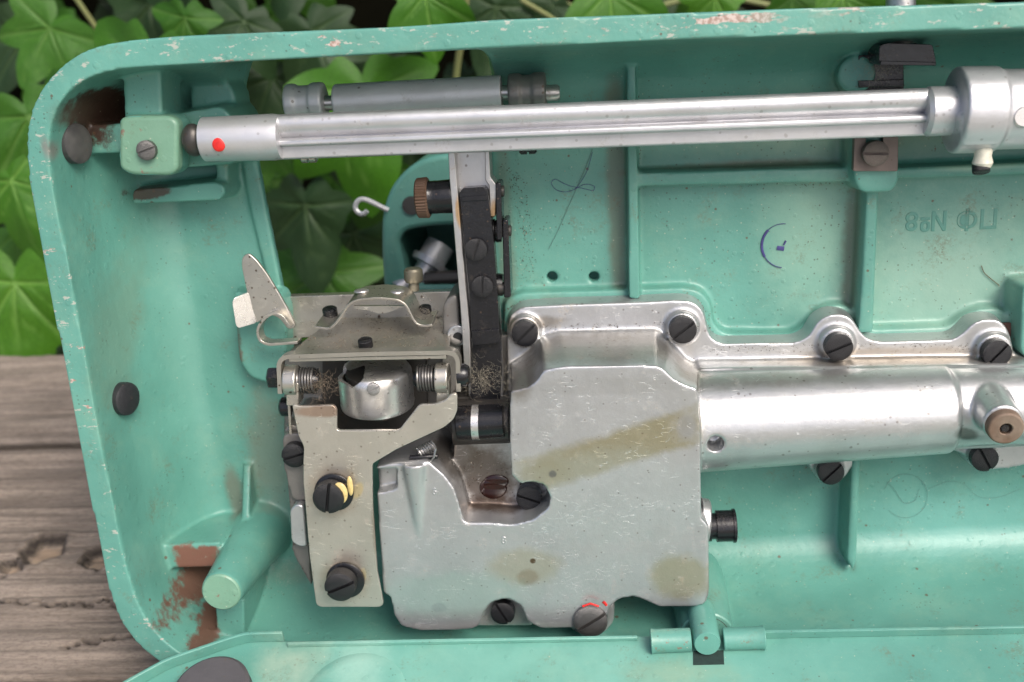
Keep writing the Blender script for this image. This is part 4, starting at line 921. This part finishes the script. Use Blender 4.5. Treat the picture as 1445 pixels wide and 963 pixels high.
def plank(ya, yb, x0, x1, seed, res=.0009, rough_front=False):
    nx = int((x1-x0)/ (res*1.6)); ny = max(4, int((yb-ya)/res)); xs = np.linspace(x0, x1, nx); ys = np.linspace(ya, yb, ny)
    X, Y = np.meshgrid(xs, ys); rng = np.random.RandomState(seed)
    wob = lambda x, f, a, ph: a*np.sin(x*f+ph)
    e0 = sum(wob(xs, f, a, rng.uniform(0, 6)) for f, a in ((60, .0004), (230, .0003), (900, .00015)))
    e1 = sum(wob(xs, f, a, rng.uniform(0, 6)) for f, a in ((45, .0006), (190, .0004), (700, .0002)))
    T = (Y-ya)/(yb-ya); Y = Y + e0*(1-T) + e1*T
    H = np.zeros_like(X)
    for i in range(26):                     # grain ridges running along the plank
        f = rng.uniform(250, 2600); H += (.00042*250/f + .00002)*np.sin(Y*f + 1.8*np.sin(X*rng.uniform(6, 30)+rng.uniform(0, 6)) + rng.uniform(0, 6))
    Wd = np.zeros_like(X); Wl = np.zeros_like(X)
    for c, rx, ry in knots:
        d = np.sqrt(((X-c.x)/rx)**2 + ((Y-c.y)/ry)**2) + .10*np.sin(np.arctan2(Y-c.y, X-c.x)*5+c.x*900) + .05*np.sin(np.arctan2(Y-c.y, X-c.x)*11)
        H -= .0045*np.clip(1.15-d, 0, .35)/.35; H += .0006*np.exp(-((d-1.3)/.25)**2)
        Wd = np.maximum(Wd, np.exp(-((d-.98)/.20)**2)); Wl = np.maximum(Wl, np.clip((.80-d)*4, 0, 1)*.45)
    for c in cracks:
        for a, b_ in zip(c, c[1:]):
            t = np.clip(((X-a.x)*(b_.x-a.x)+(Y-a.y)*(b_.y-a.y))/max(1e-9, (b_.x-a.x)**2+(b_.y-a.y)**2), 0, 1)
            d = np.hypot(X-(a.x+t*(b_.x-a.x)), Y-(a.y+t*(b_.y-a.y)) + .0007*np.sin(X*700)+.0005*np.sin(X*1900+1)); Wd = np.maximum(Wd, np.clip(1.3-d/.0008, 0, 1)); H -= .0022*np.clip(1-d/.0011, 0, 1)
    edge = np.minimum(T, 1-T)*(yb-ya); H -= .0015*np.exp(-(edge/.0013)**2); Wd = np.maximum(Wd, .6*np.exp(-(edge/.0010)**2))
    V = np.stack([X, Y, H], -1).reshape(-1, 3); idx = np.arange(nx*ny).reshape(ny, nx)
    Fq = np.stack([idx[:-1,:-1], idx[:-1,1:], idx[1:,1:], idx[1:,:-1]], -1).reshape(-1, 4)
    # skirt down the sides
    th = .028; bd = np.concatenate([idx[0], idx[1:,-1], idx[-1,-2::-1], idx[-2:0:-1,0]]); low = V[bd].copy(); low[:,2] = -th
    n0 = len(V); V = np.vstack([V, low]); k = np.arange(len(bd)); kn = (k+1) % len(bd)
    Fs = np.stack([bd[kn], bd[k], n0+k, n0+kn], -1)
    me = bpy.data.meshes.new('plank'); me.from_pydata(V.tolist(), [], Fq.tolist()+Fs.tolist()+[list(range(n0+len(bd)-1, n0-1, -1))])
    ca = me.color_attributes.new('wear', 'FLOAT_COLOR', 'POINT'); arr = np.zeros((len(V), 4), np.float32); arr[:n0,0] = Wd.ravel(); arr[:n0,1] = Wl.ravel(); arr[:,3] = 1
    ca.data.foreach_set('color', arr.ravel()); me.polygons.foreach_set('use_smooth', [True]*len(me.polygons))
    me.set_sharp_from_angle(angle=radians(60))
    me.materials.append(wood('weathered_wood', ((.32,.265,.215), (.305,.25,.20), (.31,.255,.205), (.29,.24,.19))[seed % 4], seed*11)); o = bpy.data.objects.new('plank', me); COL.objects.link(o); o.parent = table
    return o
gap = .0016
plank(y1+gap, ye, -.42, .50, 0, .0014); plank(y2-.035, y1-gap, -.34, .46, 1); plank(y2-.125, y2-.035-gap, -.30, .40, 2)
plank(y2-.225, y2-.125-gap*2, -.30, .40, 3, .003)
# table legs and ground
wm = wood('weathered_wood_leg', (.20,.165,.13), 77)
for sx in (-.38, .44):
    for y_ in (ye-.05, y2-.17):
        m = MB(); m.prism([Vector((sx*1000-35, -60-640)), Vector((sx*1000+35, -60-640)), Vector((sx*1000+35, -29)), Vector((sx*1000-35, -29))], -y_*1000+35, -y_*1000-35, r=0)
        m.build('leg', wm, table, bevel=2)
bpy.context.view_layer.update()
k = NT('ground_gravel'); gc = k.mix(k.ramp(k.noise(.004, 8, .7), .4, .6), (.34,.32,.27), (.26,.26,.19)); M_gr = k.out(gc, .95, 0, k.bump(k.noise(.02, 6), 5, 1))  # unseen ground, kept pale for its reflection in the metal
me = bpy.data.meshes.new('ground'); g_ = 60; zg = zt-.70
me.from_pydata([(-g_,-g_,zg),(g_,-g_,zg),(g_,g_,zg),(-g_,g_,zg)], [], [(0,1,2,3)]); me.materials.append(M_gr)
gr = bpy.data.objects.new('ground', me); COL.objects.link(gr); gr['kind'] = 'structure'; gr['label'] = 'pale gravel ground under the table'
# added backdrop behind the ivy, near black for the shade between leaves
k = NT('backdrop_shade'); k.b.inputs['Specular IOR Level'].default_value = 0; M_bk = k.out(k.mix(k.noise(.02, 6), (.004,.004,.003), (.010,.010,.006)), .95, 0)
nb = 40; V = []; Fc = []
for i in range(nb+1):
    for j in range(nb+1):
        x = -1.6+3.4*i/nb; t = j/nb; z = zg + t*1.45; y = .47 + t*.06 + .02*noise.noise(Vector((x*4, z*4, 0)))
        V.append((x, y if j < nb else y, z))
for i in range(nb):
    for j in range(nb):
        a = i*(nb+1)+j; Fc.append((a, a+nb+1, a+nb+2, a+1))
# give it depth: top and back
n0 = len(V)
for i in range(nb+1): x = -1.6+3.4*i/nb; V.append((x, 1.4, zg+1.5)); V.append((x, 1.4, zg-.1))
for i in range(nb): Fc.append((i*(nb+1)+nb, (i+1)*(nb+1)+nb, n0+2*(i+1), n0+2*i)); Fc.append((n0+2*i, n0+2*i+2, n0+2*i+3, n0+2*i+1))
me = bpy.data.meshes.new('ivy_backdrop'); me.from_pydata(V, [], Fc); me.materials.append(M_bk); me.polygons.foreach_set('use_smooth', [True]*len(me.polygons))
bk = bpy.data.objects.new('ivy_backdrop', me); COL.objects.link(bk); bk['kind'] = 'structure'; bk['label'] = 'near-black backdrop behind the ivy, for the shade among its leaves'

# ---- ivy leaves
def leaf_mat(name, c1, c2, vein):
    k = NT(name); at = k.n.new('ShaderNodeAttribute'); at.attribute_name = 'vein'; sp = k.n.new('ShaderNodeSeparateColor'); k.l.new(at.outputs['Color'], sp.inputs[0])
    oi = k.n.new('ShaderNodeObjectInfo')
    c = k.mix(oi.outputs['Random'], c1, c2); c = k.mix(k.math('MULTIPLY', k.ramp(k.noise(.08, 5, .6), .4, .7), .5), c, tuple(v*.6 for v in c1))
    c = k.mix(k.math('MULTIPLY', sp.outputs[0], .75), c, vein)
    k.b.inputs['Specular IOR Level'].default_value = .35; m = k.out(c, .42, 0, k.bump(k.noise(.25, 4), .4, .5)); k.b.inputs['Transmission Weight'].default_value = 0
    ls = k.n.new('ShaderNodeBsdfTranslucent'); k.l.new(c, ls.inputs[0]); mx = k.n.new('ShaderNodeMixShader'); mx.inputs[0].default_value = .3
    k.l.new(k.b.outputs[0], mx.inputs[1]); k.l.new(ls.outputs[0], mx.inputs[2]); k.l.new(mx.outputs[0], k.n['Material Output'].inputs[0]); return m
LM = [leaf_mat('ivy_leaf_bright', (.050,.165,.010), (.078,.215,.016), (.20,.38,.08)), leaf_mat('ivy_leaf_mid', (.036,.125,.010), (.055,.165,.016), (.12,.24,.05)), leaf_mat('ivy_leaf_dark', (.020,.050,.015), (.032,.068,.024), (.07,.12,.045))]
LOB = {0: [(90,1.08),(40,.88),(140,.88),(-14,.68),(194,.68)], 1: [(90,1.2),(30,.80),(150,.80),(-28,.55),(208,.55)], 2: [(90,1.15),(52,.74),(128,.74),(0,.66),(180,.66)]}
def leaf_mesh(kind, seed):
    rnd = random.Random(seed); lobes = [(l+rnd.uniform(-9,9), L_*rnd.uniform(.82,1.12)) for l, L_ in LOB[kind]]; NA, NR = 90, 13; V = []; W_ = []; Fc = []
    base = .25
    for a in range(NA):
        th = 2*pi*a/NA; deg = math.degrees(th); R = .30
        for l, L_ in lobes:
            d = abs((deg-l+180) % 360 - 180); R = max(R, L_*max(0, 1-(d/64))**1.0) if d < 64 else R
            R = max(R, .46 if deg < 200 or deg > 340 else .36)
        dn = abs((deg-270+180) % 360-180)
        if dn < 26: R *= .35+.65*dn/26
        for r in range(1, NR+1):
            rr = R*r/NR; x, y = rr*cos(th), rr*sin(th)
            v = 0
            for l, L_ in lobes:
                la = radians(l); along = x*cos(la)+y*sin(la); off = abs(-x*sin(la)+y*cos(la))
                if along > 0: v = max(v, 1-off/(.022*(1.25-along)))
            ml, mL = lobes[0]; la = radians(ml); al_ = x*cos(la)+y*sin(la); of_ = -x*sin(la)+y*cos(la)
            if al_ > 0:
                s_ = (al_-abs(of_)*.8) % .2; v = max(v, .6*(1-abs(s_-.1)/.014)) if abs(of_) < .4*(1.1-al_) else v
            v = max(0, min(1, v)); z = .16*abs(of_)*(1 if seed % 2 else -.4) + .14*rr*rr*sin(3*th+seed) - .20*rr*rr + .05*rr*sin(5*th) + .03*noise.noise(Vector((x*3+seed, y*3, 0))) - .03*v
            V.append((x, y, z)); W_.append(v)
    V.append((0, 0, 0)); W_.append(1); c = len(V)-1
    for a in range(NA):
        b_ = (a+1) % NA; Fc.append((c, a*NR, b_*NR))
        for r in range(NR-1): Fc.append((a*NR+r, a*NR+r+1, b_*NR+r+1, b_*NR+r))
    me = bpy.data.meshes.new('leaf'); me.from_pydata([(x*.5, y*.5, z*.5) for x, y, z in V], [], Fc)
    ca = me.color_attributes.new('vein', 'FLOAT_COLOR', 'POINT'); ca.data.foreach_set('color', np.array([[v, v, v, 1] for v in W_], np.float32).ravel())
    me.polygons.foreach_set('use_smooth', [True]*len(me.polygons)); return me
LMESH = [[(lambda me, mt: (me.materials.append(mt), me)[1])(leaf_mesh(kd % 3, 5+kd*3+ti), mt) for kd in range(6)] for ti, mt in enumerate(LM)]
ivy = bpy.data.objects.new('ivy', None); COL.objects.link(ivy); ivy.location = (0, .40, zt); IL = Vector(ivy.location)
ivy['label'] = 'glossy green ivy hanging behind the machine and the table'; ivy['category'] = 'ivy'
def leaf(pos, size, rot, tone, kind, tx=0.0, ty=0.0):
    o = bpy.data.objects.new('leaf', LMESH[tone][kind+3*random.randrange(2)]); COL.objects.link(o); o.parent = ivy
    # leaf lies in its local xy plane, tip +y: stand it up facing the viewer, tip turned by rot
    M = Matrix.Rotation(tx, 4, 'X') @ Matrix.Rotation(ty, 4, 'Z') @ Matrix.Rotation(radians(72), 4, 'X') @ Matrix.Rotation(rot, 4, 'Z') @ Matrix.Diagonal((size, size, size, 1))
    o.matrix_local = Matrix.Translation(Vector(pos)-IL) @ M
def at(px, py, y): return hitw(px, py, Vector((0, y*1000, 0)), Vector((0, 1, 0)))*.001
# the leaves one can tell apart: px, py of the leaf centre, depth, width in px, tip direction (deg, 0 = up), tone, kind
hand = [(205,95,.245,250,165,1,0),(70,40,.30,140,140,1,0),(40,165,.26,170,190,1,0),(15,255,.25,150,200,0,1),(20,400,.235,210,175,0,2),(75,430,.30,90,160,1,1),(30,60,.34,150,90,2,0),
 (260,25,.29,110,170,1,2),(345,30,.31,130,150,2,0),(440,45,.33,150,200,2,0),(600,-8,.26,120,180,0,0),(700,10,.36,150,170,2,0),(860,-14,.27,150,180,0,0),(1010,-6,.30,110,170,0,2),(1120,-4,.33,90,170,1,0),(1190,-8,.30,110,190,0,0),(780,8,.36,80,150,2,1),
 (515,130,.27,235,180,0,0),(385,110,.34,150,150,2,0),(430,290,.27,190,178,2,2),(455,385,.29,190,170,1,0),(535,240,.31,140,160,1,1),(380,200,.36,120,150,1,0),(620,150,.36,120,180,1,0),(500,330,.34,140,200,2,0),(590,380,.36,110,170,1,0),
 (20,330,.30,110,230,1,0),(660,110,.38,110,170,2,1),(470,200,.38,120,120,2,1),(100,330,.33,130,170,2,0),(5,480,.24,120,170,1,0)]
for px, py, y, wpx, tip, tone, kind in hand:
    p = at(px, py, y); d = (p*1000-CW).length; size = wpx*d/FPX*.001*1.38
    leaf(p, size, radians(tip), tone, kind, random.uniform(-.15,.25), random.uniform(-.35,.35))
rnd = random.Random(11)
for i in range(150):
    px = rnd.uniform(-500, 2000); py = rnd.uniform(-420, 640); y = rnd.uniform(.36, .47)
    if i % 3 == 0 and px > 900: px = rnd.uniform(-200, 700); py = rnd.uniform(0, 520)
    p = at(px, py, y)
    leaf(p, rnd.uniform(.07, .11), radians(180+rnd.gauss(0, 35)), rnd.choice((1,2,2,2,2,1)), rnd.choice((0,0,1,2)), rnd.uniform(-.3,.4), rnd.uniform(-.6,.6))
# stems
k = NT('ivy_stem'); M_stem = k.out(k.mix(k.noise(.05), (.16,.22,.07), (.20,.17,.08)), .6)
def stem(pts, r, y):
    m = MB(); pp = [at(x, y_, y+i*.004)*1000 - IL*1000 for i, (x, y_) in enumerate(pts)]; m.tube(rounded(pp, 12, 4, closed=False), r, 8); m.build('stem', M_stem, ivy)
stem([(660,-40),(655,40),(645,90),(640,150),(650,260)], 1.9, .30); stem([(735,0),(770,20),(800,40)], 1.3, .33); stem([(95,-20),(150,60),(140,200),(80,330),(60,520)], 1.5, .36)
stem([(300,-40),(330,60),(400,200),(440,420)], 1.6, .38); stem([(700,-40),(850,30),(1000,-10),(1200,30)], 1.6, .37)
# tangled undergrowth, too dense to count; deep shade painted into its leaf colour
Vv, Ff = [], []; rnd = random.Random(3)
src = leaf_mesh(0, 5); sv = [v.co.copy() for v in src.vertices if False]
out8 = [(cos(t)*r, sin(t)*r) for t, r in [(pi/2,.5),(pi*.75,.25),(pi*.95,.42),(pi*1.3,.22),(pi*1.5,.1),(pi*1.7,.22),(pi*2.05,.42),(pi*.25,.25)]]
for i in range(1500):
    x = rnd.uniform(-1.5, 1.7); z = rnd.uniform(zg, zg+1.42); y = .46+ (z-zg)*.03 - rnd.uniform(0, .05); s_ = rnd.uniform(.035, .07)
    M = Matrix.Translation((x, y, z)) @ Matrix.Rotation(rnd.uniform(-.7,.7), 4, 'Z') @ Matrix.Rotation(radians(90)+rnd.uniform(-.5,.6), 4, 'X') @ Matrix.Rotation(pi+rnd.gauss(0,.7), 4, 'Z')
    b0 = len(Vv); Vv.append(M @ Vector((0,0,.006)))
    for (a_, b2) in out8: Vv.append(M @ Vector((a_*s_, b2*s_, -.003)))
    for q_ in range(8): Ff.append((b0, b0+1+q_, b0+1+(q_+1) % 8))
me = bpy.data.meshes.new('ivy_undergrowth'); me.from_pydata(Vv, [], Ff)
k = NT('undergrowth_leaf_shade'); me.materials.append(k.out(k.mix(k.noise(.01,3), (.006,.016,.004), (.014,.034,.009)), .7))
ug = bpy.data.objects.new('ivy_undergrowth', me); COL.objects.link(ug); ug['kind'] = 'stuff'; ug['label'] = 'dense ivy leaves deep behind the bright ones, coloured near black for shade'; ug['category'] = 'ivy'
bpy.data.meshes.remove(src)
